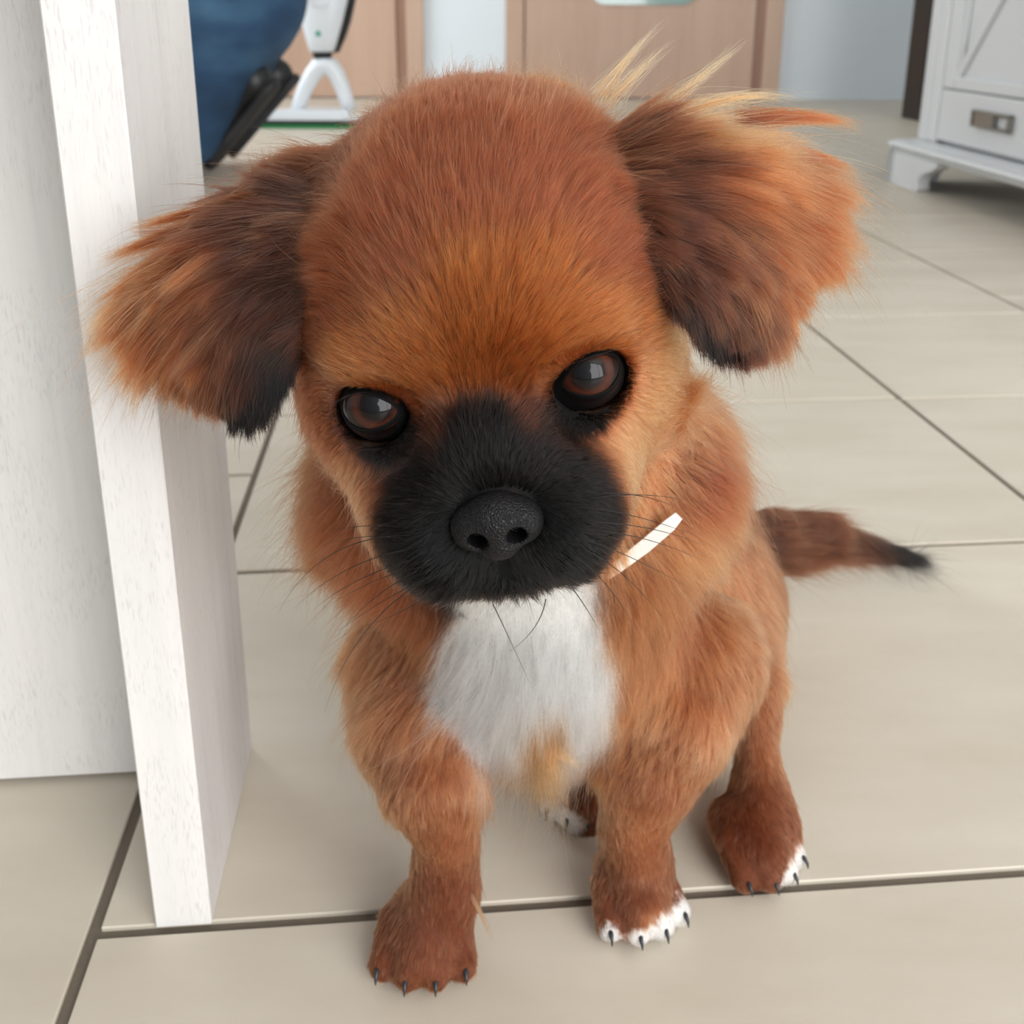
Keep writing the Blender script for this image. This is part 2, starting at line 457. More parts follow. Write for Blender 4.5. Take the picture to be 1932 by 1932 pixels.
# glazed insert with rounded corners and a slim frame
def rrect(w, h, r, n=8):
    P = []
    for cx, cy, a0 in ((w / 2 - r, h / 2 - r, 0), (-w / 2 + r, h / 2 - r, 90), (-w / 2 + r, -h / 2 + r, 180), (w / 2 - r, -h / 2 + r, 270)):
        for k in range(n + 1):
            a = math.radians(a0 + 90 * k / n); P.append((cx + r * math.cos(a), cy + r * math.sin(a)))
    return P
M_glass, nt, bb = new_mat('frosted_door_glass')
bb.inputs['Base Color'].default_value = tuple(lin(150, 176, 170)) + (1,); bb.inputs['Roughness'].default_value = 0.12
bb.inputs['Coat Weight'].default_value = 0.6
gxc = (bx(1110) + bx(1312)) / 2
gw = bx(1312) - bx(1110)
gz0 = (EYE + ray(1210, 9) * (ROOM_Y1 / ray(1210, 9)[1]))[2]
gb = MB().prism(rrect(gw, 1.5, 0.07), (gxc - d2.location.x, -0.0225, gz0 + 0.75), (1, 0, 0), (0, 0, 1), (0, -1, 0), 0.006)
link('glass_pane', gb.mesh('glass_pane'), M_glass, d2)

# ------------------------------------------------------------------ desk at the left
desk = empty('desk', uv(-0.105, 0.40), label='whitewashed wooden desk with slab side leg beside the puppy', category='desk')
def desk_part(nm, lo, hi, bev=0.0006):
    me = MB().box(lo, hi, bev).mesh(nm)
    o = link(nm, me, M_white_wood, desk); return o
desk.rotation_euler = (0, 0, TILE_YAW)
U0 = -0.105; V0 = 0.40
def dl(u, v, z): return (u - U0, v - V0, z)
desk_part('side_leg', dl(-0.1163, 0.3478, 0.0), dl(-0.0936, 0.4575, 0.72))
desk_part('front_panel', dl(-1.25, 0.4395, 0.003), dl(-0.1165, 0.4570, 0.72))
desk_part('side_leg', dl(-1.2730, 0.3478, 0.0), dl(-1.2502, 0.4575, 0.72))
desk_part('desktop', dl(-1.30, 0.34, 0.7205), dl(-0.088, 0.52, 0.745))

# ------------------------------------------------------------------ cabinet at the right
CU, CV1, CV0 = 1.090, 2.245, 1.150       # carcass front plane, far end, near end (tile axes)
cab = empty('cabinet', uv(CU + 0.2, (CV0 + CV1) / 2), label='white lacquered cabinet on bracket feet with lattice doors', category='cabinet')
cab.rotation_euler = (0, 0, TILE_YAW)
def cl(u, v, z): return (u - CU - 0.2, v - (CV0 + CV1) / 2, z)
def cpart(nm, lo, hi, mt=M_lacquer, bev=0.003, parent=None, **kw):
    o = link(nm, MB().box(cl(*lo), cl(*hi), bev).mesh(nm), mt, parent or cab, **kw); return o
PO = 0.045                                # how far the plinth stands proud of the carcass
def foot(v_out, sgn):
    prof = [(0, 0), (0.150, 0), (0.158, 0.008), (0.150, 0.018), (0.156, 0.030), (0.176, 0.042), (0.205, 0.050), (0.225, 0.060), (0.225, 0.0705), (0, 0.0705)]
    return MB().prism(prof, cl(CU - PO + 0.004, v_out, 0), (0, sgn, 0), (0, 0, 1), (1, 0, 0), 0.026)
for vo, sg in ((CV1 + PO - 0.004, -1), (CV0 - PO + 0.004, 1)):
    fb = foot(vo, sg)
    prof = [(0, 0), (0.11, 0), (0.115, 0.02), (0.16, 0.05), (0.16, 0.0705), (0, 0.0705)]
    fb.prism(prof, cl(CU - PO + 0.004, vo, 0), (1, 0, 0), (0, 0, 1), (0, sg, 0), 0.024)
    link('bracket_foot', fb.mesh('bracket_foot'), M_lacquer, cab)
    v0_, v1_ = sorted((vo, vo + sg * 0.06))
    link('rear_foot', MB().box(cl(CU + 0.33, v0_, 0), cl(CU + 0.39, v1_, 0.0705), 0.003).mesh('rear_foot'), M_lacquer, cab)
mb = MB()
mb.box(cl(CU - PO + 0.006, CV0 - PO + 0.006, 0.0700), cl(CU + 0.40, CV1 + PO - 0.006, 0.078), 0.003)
mb.box(cl(CU - PO - 0.002, CV0 - PO - 0.002, 0.0775), cl(CU + 0.40, CV1 + PO + 0.002, 0.0915), 0.006)
mb.box(cl(CU - PO + 0.010, CV0 - PO + 0.010, 0.0915), cl(CU + 0.40, CV1 + PO - 0.010, 0.0955), 0.003)
mb.box(cl(CU - 0.008, CV0 - 0.008, 0.0950), cl(CU + 0.40, CV1 + 0.008, 0.0985), 0.003)
link('plinth_moulding', mb.mesh('plinth_moulding'), M_lacquer, cab)
cpart('carcass', (CU + 0.020, CV0, 0.0986), (CU + 0.40, CV1, 0.86))
cpart('cabinet_top', (CU - 0.02, CV0 - 0.02, 0.8605), (CU + 0.40, CV1 + 0.02, 0.885), bev=0.006)
NB, SW, MW = 2, 0.078, 0.05
bw = (CV1 - CV0 - 2 * SW - MW) / NB
for v0_, v1_ in ((CV0, CV0 + SW), (CV0 + SW + bw, CV0 + SW + bw + MW), (CV1 - SW, CV1)):
    st = cpart('stile', (CU, v0_, 0.0987), (CU + 0.0199, v1_, 0.86), bev=0.004)
    cpart('bead', (CU - 0.004, (v0_ + v1_) / 2 - 0.006, 0.0990), (CU + 0.002, (v0_ + v1_) / 2 + 0.006, 0.85), bev=0.003, parent=st)
for i in range(NB):
    v = CV0 + SW + i * (bw + MW)
    dr = cpart('drawer', (CU + 0.004, v + 0.002, 0.106), (CU + 0.0198, v + bw - 0.002, 0.211))
    cz, cv, hw, hh = 0.166, v + bw / 2, 0.070, 0.0165
    hb = MB()
    hb.box(cl(CU - 0.008, cv - hw, cz - hh), cl(CU + 0.0035, cv + hw, cz - hh + 0.006), 0.002)
    hb.box(cl(CU - 0.008, cv - hw, cz + hh - 0.006), cl(CU + 0.0035, cv + hw, cz + hh), 0.002)
    hb.box(cl(CU - 0.008, cv - hw, cz - hh), cl(CU + 0.0035, cv - hw + 0.008, cz + hh), 0.002)
    hb.box(cl(CU - 0.008, cv + hw - 0.008, cz - hh), cl(CU + 0.0035, cv + hw, cz + hh), 0.002)
    hb.box(cl(CU - 0.007, cv - 0.012, cz - hh + 0.002), cl(CU + 0.0036, cv + hw - 0.012, cz + hh - 0.002), 0.002)
    hd = link('handle', hb.mesh('handle'), M_steel, dr, label='recessed steel drawer handle')
    dz0, dz1, f_ = 0.214, 0.85, 0.050
    dm = dz0 + f_ + 0.40
    fr = MB()
    fr.box(cl(CU + 0.004, v + 0.002, dz0), cl(CU + 0.0198, v + f_, dz1), 0.003).box(cl(CU + 0.004, v + bw - f_, dz0), cl(CU + 0.0198, v + bw - 0.002, dz1), 0.003)
    for z0, z1 in ((dz0, dz0 + f_ * 0.5), (dm, dm + f_), (dz1 - f_, dz1)):
        fr.box(cl(CU + 0.0042, v + f_ - 0.001, z0), cl(CU + 0.0197, v + bw - f_ + 0.001, z1), 0.003)
    dd = link('door_panel', fr.mesh('door_panel'), M_lacquer, cab)
    cpart('panel', (CU + 0.015, v + f_ - 0.002, dz0 + 0.02), (CU + 0.0196, v + bw - f_ + 0.002, dz1 - f_ + 0.002), parent=dd, bev=0)
    va, vb_, za, zb = v + f_, v + bw - f_, dz0 + 0.025, dm
    L = math.hypot(vb_ - va, zb - za)
    for sg in (1, -1):
        c = np.array([(va + vb_) / 2, (za + zb) / 2]); t = np.array([(vb_ - va) * sg, zb - za]) / L; nrm = np.array([-t[1], t[0]])
        poly = [c + t * L / 2 + nrm * 0.008, c - t * L / 2 + nrm * 0.008, c - t * L / 2 - nrm * 0.008, c + t * L / 2 - nrm * 0.008]
        o3 = (CU - 0.2 - CU + 0.007 + 0.001 * (sg > 0), -(CV0 + CV1) / 2, 0)
        link('lattice_bar', MB().prism(poly, o3, (0, 1, 0), (0, 0, 1), (1, 0, 0), 0.0075).mesh('lattice_bar'), M_lacquer, dd)
    for vv in (v + f_ + 0.001, v + bw - f_ - 0.013):
        cpart('lattice_bar', (CU + 0.008, vv, dz0 + 0.03), (CU + 0.0155, vv + 0.012, dm), parent=dd, bev=0.002)

dk = MB().box((0, 0, 0.0), (0.50, 0.16, 1.9), 0.004)
dk.box((-0.003, 0.015, 0.08), (0.001, 0.145, 1.85), 0.002)
dc = link('tall_dark_cabinet', dk.mesh('tall_dark_cabinet'), M_dark, label='narrow tall dark brown cabinet behind the white lattice cabinet', category='cabinet')
dc.location = uv(1.755, 3.60); dc.rotation_euler = (0, 0, TILE_YAW)

#@@REST
HAIR_N = 1.0
# ------------------------------------------------------------------ the puppy: pose
def head_matrix(yaw, pitch, roll):
    y, p, r = map(math.radians, (yaw, pitch, roll))
    F = np.array([-math.sin(y) * math.cos(p), -math.cos(y) * math.cos(p), math.sin(p)])
    R = np.cross(np.array([0, 0, 1.0]), F) ; R /= np.linalg.norm(R)
    R = R if R[0] > 0 else -R
    U = np.cross(F, R); U = U if U[2] > 0 else -U
    return np.array([math.cos(r) * R + math.sin(r) * U, -math.sin(r) * R + math.cos(r) * U, F]).T
HM = head_matrix(0.5, -3, 10)
EYE_X, EYE_Y, EYE_Z = 0.0300, -0.025, 0.045
HC = at(907, 748, 0.29) - HM @ np.array([0, EYE_Y, EYE_Z])
def H(x, y, z): return HC + HM @ np.array([x, y, z], float)
def to_head(P): return (P - HC) @ HM
PUP_BASE = np.array([0.02, 0.42, 0.0])
pup = empty('puppy', PUP_BASE, label='reddish brown puppy with black muzzle and white chest sitting on tiles', category='dog')

# ------------------------------------------------------------------ body surface
D = SDF((-0.13, 0.19, -0.001), (0.285, 0.70, 0.36), 0.0022)
# torso and neck
D.ell(at(1005, 1170, 0.450), 0.053, 0.02)                                   # chest
D.cap(at(1005, 1155, 0.465), at(1215, 1035, 0.590), 0.055, 0.057, 0.03)     # trunk to rump
D.cap(H(0, -0.02, -0.025), at(1000, 1080, 0.437), 0.054, 0.057, 0.03)       # neck
D.ell(at(745, 940, 0.405), (0.022, 0.030, 0.032), 0.03)
D.ell(at(1245, 900, 0.405), (0.024, 0.030, 0.036), 0.03)
D.ell(at(1270, 1130, 0.575), (0.046, 0.055, 0.058), 0.03)                   # right haunch
D.ell(at(1050, 1120, 0.575), (0.045, 0.055, 0.055), 0.03)                   # left haunch
# front legs
LL = [(at(790, 1270, 0.432), 0.026), (at(792, 1380, 0.412), 0.0235), (at(812, 1470, 0.4000), 0.0195), (at(842, 1575, 0.4045), 0.0120), (at(838, 1680, 0.4125), 0.0140), (at(826, 1722, 0.4150), 0.0145)]
RL = [(at(1305, 1250, 0.450), 0.030), (at(1270, 1360, 0.429), 0.0235), (at(1222, 1460, 0.4265), 0.0198), (at(1195, 1560, 0.4330), 0.0140), (at(1205, 1630, 0.4375), 0.0148)]
D.chain(LL, kj=0.016); D.chain(RL, kj=0.016)
# hind legs
D.chain([(at(1330, 1180, 0.545), 0.042), (at(1418, 1290, 0.500), 0.0145), (at(1428, 1420, 0.482), 0.0095), (at(1440, 1520, 0.470), 0.0112)], kj=0.02)
D.chain([(at(1430, 1500, 0.478), 0.0120), (at(1456, 1568, 0.467), 0.0130)], kj=0.010)
D.chain([(at(1060, 1200, 0.56), 0.038), (at(1120, 1400, 0.515), 0.015), (at(1115, 1490, 0.495), 0.0115), (at(1106, 1525, 0.485), 0.0125)], kj=0.02)
# paws with toes: centre toe floor points, heading
CLAWS = []
def paw(fx, fy, zc, hx, w, tilt=0.0):
    """four toes in a fan; fx, fy, zc = middle of the toe tips at floor level, hx = heading"""
    c = at(fx, fy, zc); c[2] = 0
    fwd = np.array([math.sin(hx), -math.cos(hx), 0]); side = np.array([fwd[1], -fwd[0], 0]) * -1
    side = np.array([math.cos(hx), math.sin(hx), 0])
    D.ell(c - fwd * 0.0260 + np.array([0, 0, 0.0130]), (w * 0.84, 0.0225, 0.0130), 0.005, np.array([side, fwd, [0, 0, 1]]))
    for k, (s, f, z) in enumerate(((-0.84, -0.0060, 0.0070), (-0.285, -0.0012, 0.0078), (0.285, -0.0012, 0.0078), (0.84, -0.0060, 0.0070))):
        t = c + side * s * w + fwd * (f - 0.0065)
        root = c + side * s * w * 0.8 - fwd * 0.027 + np.array([0, 0, 0.015])
        D.cap(root, t + np.array([0, 0, z]), 0.0062, 0.0061 * (1.0 if abs(s) < 0.5 else 0.97), 0.0012)
        tip = t + fwd * 0.0060 + side * s * 0.002
        CLAWS.append((tip + np.array([0, 0, 0.0062]), (fwd + side * s * 0.18)))
paw(793, 1908, 0.3955, 0.0, 0.0185)
paw(1236, 1808, 0.4165, 0.28, 0.0175)
paw(1486, 1702, 0.4435, 0.50, 0.0165)
paw(1088, 1588, 0.475, -0.1, 0.0150)
# tail root (the rest of the tail carries on as its own part)
TAIL = [at(1330, 1045, 0.618), at(1440, 1022, 0.625), at(1540, 1012, 0.640), at(1625, 1030, 0.660), at(1710, 1050, 0.682)]
D.chain([(TAIL[0], 0.022), (TAIL[1], 0.017), (TAIL[2], 0.0125), (TAIL[3], 0.0066), (TAIL[4], 0.0028)], kj=0.02)
# head: dome, brow, cheeks, muzzle, jaw
Mh = HM.T
D.ell(at(582, 345, 0.330), (0.015, 0.014, 0.016), 0.02)                    # root of the ear
D.ell(H(0.0030, 0.000, -0.006), (0.0535, 0.0525, 0.054), 0.02, Mh)
D.ell(H(0.002, -0.004, 0.024), (0.045, 0.034, 0.0275), 0.02, Mh)
D.ell(H(-0.0505, 0.0605, -0.006), (0.014, 0.016, 0.06), 0.03, Mh, op='sub')                 # forehead
for s in (-1, 1):
    D.ell(H(0.030 * s, -0.034, 0.012), (0.0265, 0.031, 0.034), 0.02, Mh)    # cheek
    D.ell(H(0.021 * s, -0.0085, 0.044), (0.014, 0.0070, 0.0065), 0.012, Mh)   # brow
    D.ell(H(0.0160 * s, -0.0575, 0.0550), (0.0170, 0.0200, 0.0215), 0.012, Mh)   # upper lip
    D.ell(H(0.0255 * s, -0.049, 0.040), (0.013, 0.017, 0.020), 0.014, Mh)
D.ell(H(0, -0.040, 0.050), (0.017, 0.0155, 0.0245), 0.012, Mh)              # bridge of the nose
D.ell(H(0, -0.0715, 0.051), (0.0160, 0.0085, 0.0185), 0.006, Mh)             # chin
D.cap(H(0, -0.050, 0.079), H(0, -0.068, 0.078), 0.0022, 0.0019, 0.003, op='sub')   # philtrum
for s in (-1, 1):
    D.cap(H(0, -0.0695, 0.0765), H(0.012 * s, -0.0725, 0.0700), 0.0013, 0.0013, 0.0025, op='sub')   # mouth line
    D.cap(H(0.012 * s, -0.0725, 0.0700), H(0.024 * s, -0.0690, 0.052), 0.0013, 0.0010, 0.0025, op='sub')
    D.ell(H(EYE_X * s, EYE_Y, 0.0425), 0.0112, 0.003, op='sub')             # eye socket
me_body, BV, BQ = D.mesh('body', 3)
del D.F

def mesh_arrays(V, Q):
    T = np.concatenate([Q[:, [0, 1, 2]], Q[:, [0, 2, 3]]])
    n = np.cross(V[T[:, 1]] - V[T[:, 0]], V[T[:, 2]] - V[T[:, 0]])
    vn = np.zeros_like(V)
    for k in range(3):
        for c in range(3):
            vn[:, c] += np.bincount(T[:, k], n[:, c], len(V))
    vn /= np.linalg.norm(vn, axis=1)[:, None] + 1e-12
    return T, np.linalg.norm(n, axis=1) / 2, vn

# ------------------------------------------------------------------ coat colours (places on the animal, in its own frame)
PAL = {k: lin(*v) for k, v in dict(
    R=(114, 56, 32), O=(145, 76, 36), T=(196, 121, 77), B=(154, 91, 57), L=(182, 111, 72), D=(62, 33, 22), K=(5, 4, 4),
    W=(255, 250, 245), G=(176, 122, 80), E=(132, 71, 40), S=(82, 45, 27), F=(36, 23, 18), P=(122, 65, 39)).items()}
CHEST = []
CHEST_PX = [(985, 1180, .0200), (935, 1230, .0185), (1050, 1200, .0165), (900, 1290, .0150), (965, 1310, .0220), (1060, 1270, .0200), (1090, 1330, .0150), (1110, 1380, .0110), (970, 1370, .0170), (1050, 1130, .0140), (930, 1150, .0120)]
def coat(P, base, seed=1):
    """final colour and a value used for the skin; base = guide colour per point"""
    L = to_head(P); c = base.copy()
    r = np.random.default_rng(seed)
    jit = r.normal(0, 1, len(P))
    wob = np.sin(P[:, 0] * 310) * np.cos(P[:, 2] * 270 + P[:, 1] * 190) * 0.4
    # black muzzle, running up the bridge of the nose to between the eyes
    ax = np.abs(L[:, 0])
    q = np.sqrt((L[:, 0] / 0.0335) ** 2 + ((L[:, 1] + 0.0555) / 0.0245) ** 2)
    inm = (L[:, 2] > 0.028) & (L[:, 1] > -0.085)
    m1 = (1 - sstep(0.86, 1.12, q + jit * 0.07 + wob * 0.06)) * inm
    br = sstep(-0.036, -0.024, -(-L[:, 1]) * 1.0)  # 0 low .. 1 high
    wid = 0.0155 - 0.0105 * np.clip((L[:, 1] + 0.040) / 0.018, 0, 1)
    m2 = (1 - sstep(0.75, 1.25, ax / wid + jit * 0.12)) * (1 - sstep(-0.026, -0.018, L[:, 1] + jit * 0.0015)) * (L[:, 1] > -0.06) * (L[:, 2] > 0.03)
    for s in (-1, 1):
        dx = (L[:, 0] - (EYE_X + 0.0008) * s) * s; dy = L[:, 1] - (EYE_Y - 0.0016)
        a = math.radians(12); ex = dx * math.cos(a) + dy * math.sin(a); ey = -dx * math.sin(a) + dy * math.cos(a)
        qe = np.sqrt((ex / 0.0122) ** 2 + (ey / 0.0098) ** 2)
        m2 = np.maximum(m2, (1 - sstep(0.85, 1.12, qe + jit * 0.06)) * (L[:, 2] > 0.02))
        # dark streak from the inner corner down towards the muzzle
        qs = np.sqrt(((L[:, 0] - 0.0195 * s) / 0.0075) ** 2 + ((L[:, 1] + 0.0360) / 0.0105) ** 2)
        m2 = np.maximum(m2, 0.8 * (1 - sstep(0.7, 1.2, qs + jit * 0.1)) * (L[:, 2] > 0.02))
    mk = np.maximum(m1, m2)
    # chin and underside of the jaw: pale
    ch = ((L[:, 1] < -0.0765) * (L[:, 1] > -0.088) * (L[:, 2] > 0.02) * (1 - sstep(0.018, 0.030, ax)))
    tint = PAL['K'][None] * (1 + 0.35 * r.normal(0, 1, len(P))[:, None] * 0.5)
    w0 = np.maximum(0, 0.75 * ch * (r.random(len(P)) < 0.8))
    brn = (r.random(len(P)) < 0.14)[:, None] & (q[:, None] > 0.62)
    tint = np.where(brn, PAL['F'][None], tint)
    c = c * (1 - mk[:, None]) + np.clip(tint, 0.0012, 1) * mk[:, None]
    c = c * (1 - w0[:, None]) + np.array(lin(120, 116, 114))[None] * w0[:, None]
    # white chest
    d = np.full(len(P), 9.0)
    for p, rr in CHEST:
        d = np.minimum(d, np.linalg.norm(P - p, axis=1) - rr)
    d = d + jit * 0.0016 + wob * 0.002
    w = (1 - sstep(-0.002, 0.004, d)) * ((L[:, 1] < -0.076) | (L[:, 2] < 0.020)) * (L[:, 1] < -0.05)
    tuft = np.linalg.norm((P - TUFT) / np.array([0.0085, 0.03, 0.022]), axis=1)
    w = w * sstep(0.75, 1.1, tuft + jit * 0.06)
    c = c * (1 - w[:, None]) + PAL['W'] * w[:, None]
    return np.clip(c, 0.001, 0.97), mk, w

# ------------------------------------------------------------------ fur
def guide_field(bvh, guides, extra=()):
    """guides: px, py, dx, dy, length mm, lift, colour -> 3-D guides lying on the surface"""
    GP, GD, GL, GF, GC = [], [], [], [], []
    for g in guides:
        px, py, dx, dy, ln, lf, ck = g
        d = ray(px, py)
        loc, nor, _, _ = bvh.ray_cast(Vector(EYE), Vector(d), 3.0)
        if loc is None:
            loc, nor, _, _ = bvh.find_nearest(Vector(at(px, py, 0.33 if py < 850 else 0.43)))
        v = RT * dx - UP * dy; v = v / (np.linalg.norm(v) + 1e-9)
        GP.append(np.array(loc)); GD.append(v); GL.append(ln / 1000); GF.append(lf); GC.append(PAL[ck])
    for (p, v, ln, lf, ck) in extra:
        v = np.array(v, float); v /= np.linalg.norm(v)
        GP.append(np.array(p, float)); GD.append(v); GL.append(ln / 1000); GF.append(lf); GC.append(PAL[ck])
    return tuple(np.array(a) for a in (GP, GD, GL, GF, GC))

def interp(P, G, power=2.0, eps=2e-5):
    GP, GD, GL, GF, GC = G
    D_ = np.empty((len(P), 3)); L_ = np.empty(len(P)); F_ = np.empty(len(P)); C_ = np.empty((len(P), 3))
    for i in range(0, len(P), 40000):
        s = slice(i, i + 40000)
        d2 = ((P[s, None] - GP[None]) ** 2).sum(2)
        w = 1 / (d2 + eps) ** power; w /= w.sum(1)[:, None]
        D_[s] = w @ GD; L_[s] = w @ GL; F_[s] = w @ GF; C_[s] = w @ GC
    return D_, L_, F_, C_

def sample(V, T, area, vn, n, dens=None, seed=3):
    r = np.random.default_rng(seed)
    w = area.copy()
    if dens is not None: w = w * dens(V[T].mean(1))
    cs = np.cumsum(w); i = np.searchsorted(cs, r.random(n) * cs[-1])
    a = r.random((n, 2)); fl_ = a.sum(1) > 1; a[fl_] = 1 - a[fl_]
    b = np.stack([1 - a.sum(1), a[:, 0], a[:, 1]], 1)
    P = (V[T[i]] * b[:, :, None]).sum(1); N = (vn[T[i]] * b[:, :, None]).sum(1)
    return P, N / np.linalg.norm(N, axis=1)[:, None]

def grow(P, N, Dv, L, F, seed, k=6, clump_n=22, clump=0.55, frizz=0.10, droop=0.0, floor_z=0.0006, lenvar=0.28, by_len=False):
    """strand points: leave the skin with the lift F, lie over along Dv; gathered in locks"""
    r = np.random.default_rng(seed); n = len(P)
    Tn = Dv - (Dv * N).sum(1)[:, None] * N
    Tn /= np.linalg.norm(Tn, axis=1)[:, None] + 1e-9
    # locks
    nc = max(8, n // clump_n); ci = r.choice(n, nc, replace=False)
    kd = KDTree(nc)
    for j, i in enumerate(ci): kd.insert(P[i], j)
    kd.balance()
    own = np.fromiter((kd.find(p)[1] for p in P), np.int64, n)
    ca = r.normal(0, 1, nc); cb = r.normal(0, 1, nc); cl_ = r.normal(1, 0.12, nc)
    B = np.cross(N, Tn)
    a = (frizz * 0.9 * ca[own] + frizz * 0.55 * r.normal(0, 1, n))[:, None]
    Tn = Tn * np.cos(a) + B * np.sin(a)
    F = np.clip(F * (1 + 0.22 * cb[own] + 0.18 * r.normal(0, 1, n)), 0.03, 1.6)
    Ls = L * np.clip(cl_[own], 0.6, 1.4) * r.uniform(1.0 - lenvar, 1.12, n)
    fly = r.random(n) < 0.025
    Ls = np.where(fly, Ls * 1.45, Ls); F = np.where(fly, F * 1.3 + 0.08, F)
    t = np.linspace(0, 1, k)
    prof = 1 - (1 - t) ** 1.8                                   # height gained early, then lies over
    bend = r.normal(0, 0.10, n)
    S_ = P[:, None] + Ls[:, None, None] * (
        Tn[:, None] * (t * (1 - 0.12 * t))[None, :, None] + N[:, None] * (F[:, None] * 0.75 * prof[None])[:, :, None]
        + B[:, None] * (bend[:, None] * (t ** 2)[None])[:, :, None])
    S_[:, :, 2] -= droop * (Ls[:, None] ** 2) * (t ** 2)[None] * 12
    # gather
    C_ = S_[ci][own]
    off = (P - P[ci][own])[:, None]
    g = clump * np.clip(t, 0, 1) ** 1.3
    cf = r.uniform(0.4, 1.0, n) * ((0.35 + 0.65 * sstep(0.008, 0.022, L)) if by_len else 1.0) * np.where(fly, 0.15, 1.0)
    S_ = S_ + (C_ - S_) * g[None, :, None] * cf[:, None, None]
    S_[:, :, 2] = np.maximum(S_[:, :, 2], floor_z)
    return S_, own

def hair_mat(name='dog_hair'):
    mt = bpy.data.materials.new(name); mt.use_nodes = True; nt = mt.node_tree
    nt.nodes.clear()
    out = nt.nodes.new('ShaderNodeOutputMaterial')
    at_ = nt.nodes.new('ShaderNodeAttribute'); at_.attribute_name = 'tint'
    hi = nt.nodes.new('ShaderNodeHairInfo')
    mr = nt.nodes.new('ShaderNodeMapRange'); mr.inputs[3].default_value = 0.42; mr.inputs[4].default_value = 1.28  # roots darkened: shade between strands put into the hair colour
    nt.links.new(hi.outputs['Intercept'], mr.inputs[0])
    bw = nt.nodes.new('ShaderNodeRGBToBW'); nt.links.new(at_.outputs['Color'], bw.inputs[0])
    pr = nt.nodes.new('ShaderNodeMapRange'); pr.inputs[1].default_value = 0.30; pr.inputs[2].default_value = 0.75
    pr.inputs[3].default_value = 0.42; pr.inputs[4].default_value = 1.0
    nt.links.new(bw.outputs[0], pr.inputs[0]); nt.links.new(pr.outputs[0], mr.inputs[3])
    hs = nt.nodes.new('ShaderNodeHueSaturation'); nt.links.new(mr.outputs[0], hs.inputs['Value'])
    nt.links.new(at_.outputs['Color'], hs.inputs['Color'])
    hb = nt.nodes.new('ShaderNodeBsdfHairPrincipled'); hb.parametrization = 'COLOR'
    nt.links.new(hs.outputs[0], hb.inputs['Color'])
    hb.inputs['Roughness'].default_value = 0.38; hb.inputs['Radial Roughness'].default_value = 0.55
    hb.inputs['IOR'].default_value = 1.38; hb.inputs['Offset'].default_value = math.radians(2.5)
    nt.links.new(hb.outputs[0], out.inputs[0])
    return mt
M_hair = hair_mat()

def hair_object(name, strands, tint, rad, parent, label=None, tip=0.15):
    n, k, _ = strands.shape
    cd = bpy.data.hair_curves.new(name)
    cd.add_curves([k] * n)
    loc = np.array(parent_world(parent))
    cd.position_data.foreach_set('vector', (strands - loc).astype(np.float32).ravel())
    ra = cd.attributes.get('radius') or cd.attributes.new('radius', 'FLOAT', 'POINT')
    t = np.linspace(0, 1, k)
    rr = (np.asarray(rad) * np.ones(n))[:, None] * (1 - (1 - tip) * t ** 1.6)[None]
    ra.data.foreach_set('value', rr.astype(np.float32).ravel())
    ta = cd.attributes.new('tint', 'FLOAT_COLOR', 'CURVE')
    ta.data.foreach_set('color', np.concatenate([tint, np.ones((n, 1))], 1).astype(np.float32).ravel())
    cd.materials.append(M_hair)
    o = bpy.data.objects.new(name, cd); COL.objects.link(o); o.parent = parent
    o['kind'] = 'stuff'
    if label: o['label'] = label
    return o
def parent_world(o):
    p = Vector((0, 0, 0))
    while o is not None:
        p = p + o.location; o = o.parent
    return p
def vary(c, seed, amt=0.16):
    r = np.random.default_rng(seed)
    v = np.exp(r.normal(0, amt, len(c)))[:, None]
    return np.clip(c * v * np.exp(r.normal(0, 0.03, (len(c), 3))), 0.001, 0.97)

def skin_mat():
    mt, nt, b = new_mat('dog_skin')
    a = nt.nodes.new('ShaderNodeAttribute'); a.attribute_name = 'tint'
    hs = nt.nodes.new('ShaderNodeHueSaturation'); hs.inputs['Value'].default_value = 0.62  # skin colour darkened so gaps in the fur look like shadow
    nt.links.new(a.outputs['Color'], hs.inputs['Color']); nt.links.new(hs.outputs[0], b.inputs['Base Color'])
    b.inputs['Roughness'].default_value = 0.8; b.inputs['Specular IOR Level'].default_value = 0.2
    return mt
M_skin = skin_mat()
def put_tint(me, c):
    a = me.attributes.new('tint', 'FLOAT_COLOR', 'POINT')
    a.data.foreach_set('color', np.concatenate([c, np.ones((len(c), 1))], 1).astype(np.float32).ravel())

BT, BA, BN = mesh_arrays(BV, BQ)
bvh_body = BVHTree.FromPolygons(BV.tolist(), BQ.tolist())
def onskin(px, py, off=0.0):
    d = ray(px, py); loc = bvh_body.ray_cast(Vector(EYE), Vector(d), 3.0)[0]
    if loc is None: loc = bvh_body.find_nearest(Vector(at(px, py, 0.33 if py < 850 else 0.43)))[0]
    return np.array(loc) - d * off
CHEST = [(onskin(a, b_), r_) for a, b_, r_ in CHEST_PX]
TUFT = onskin(1035, 1372)

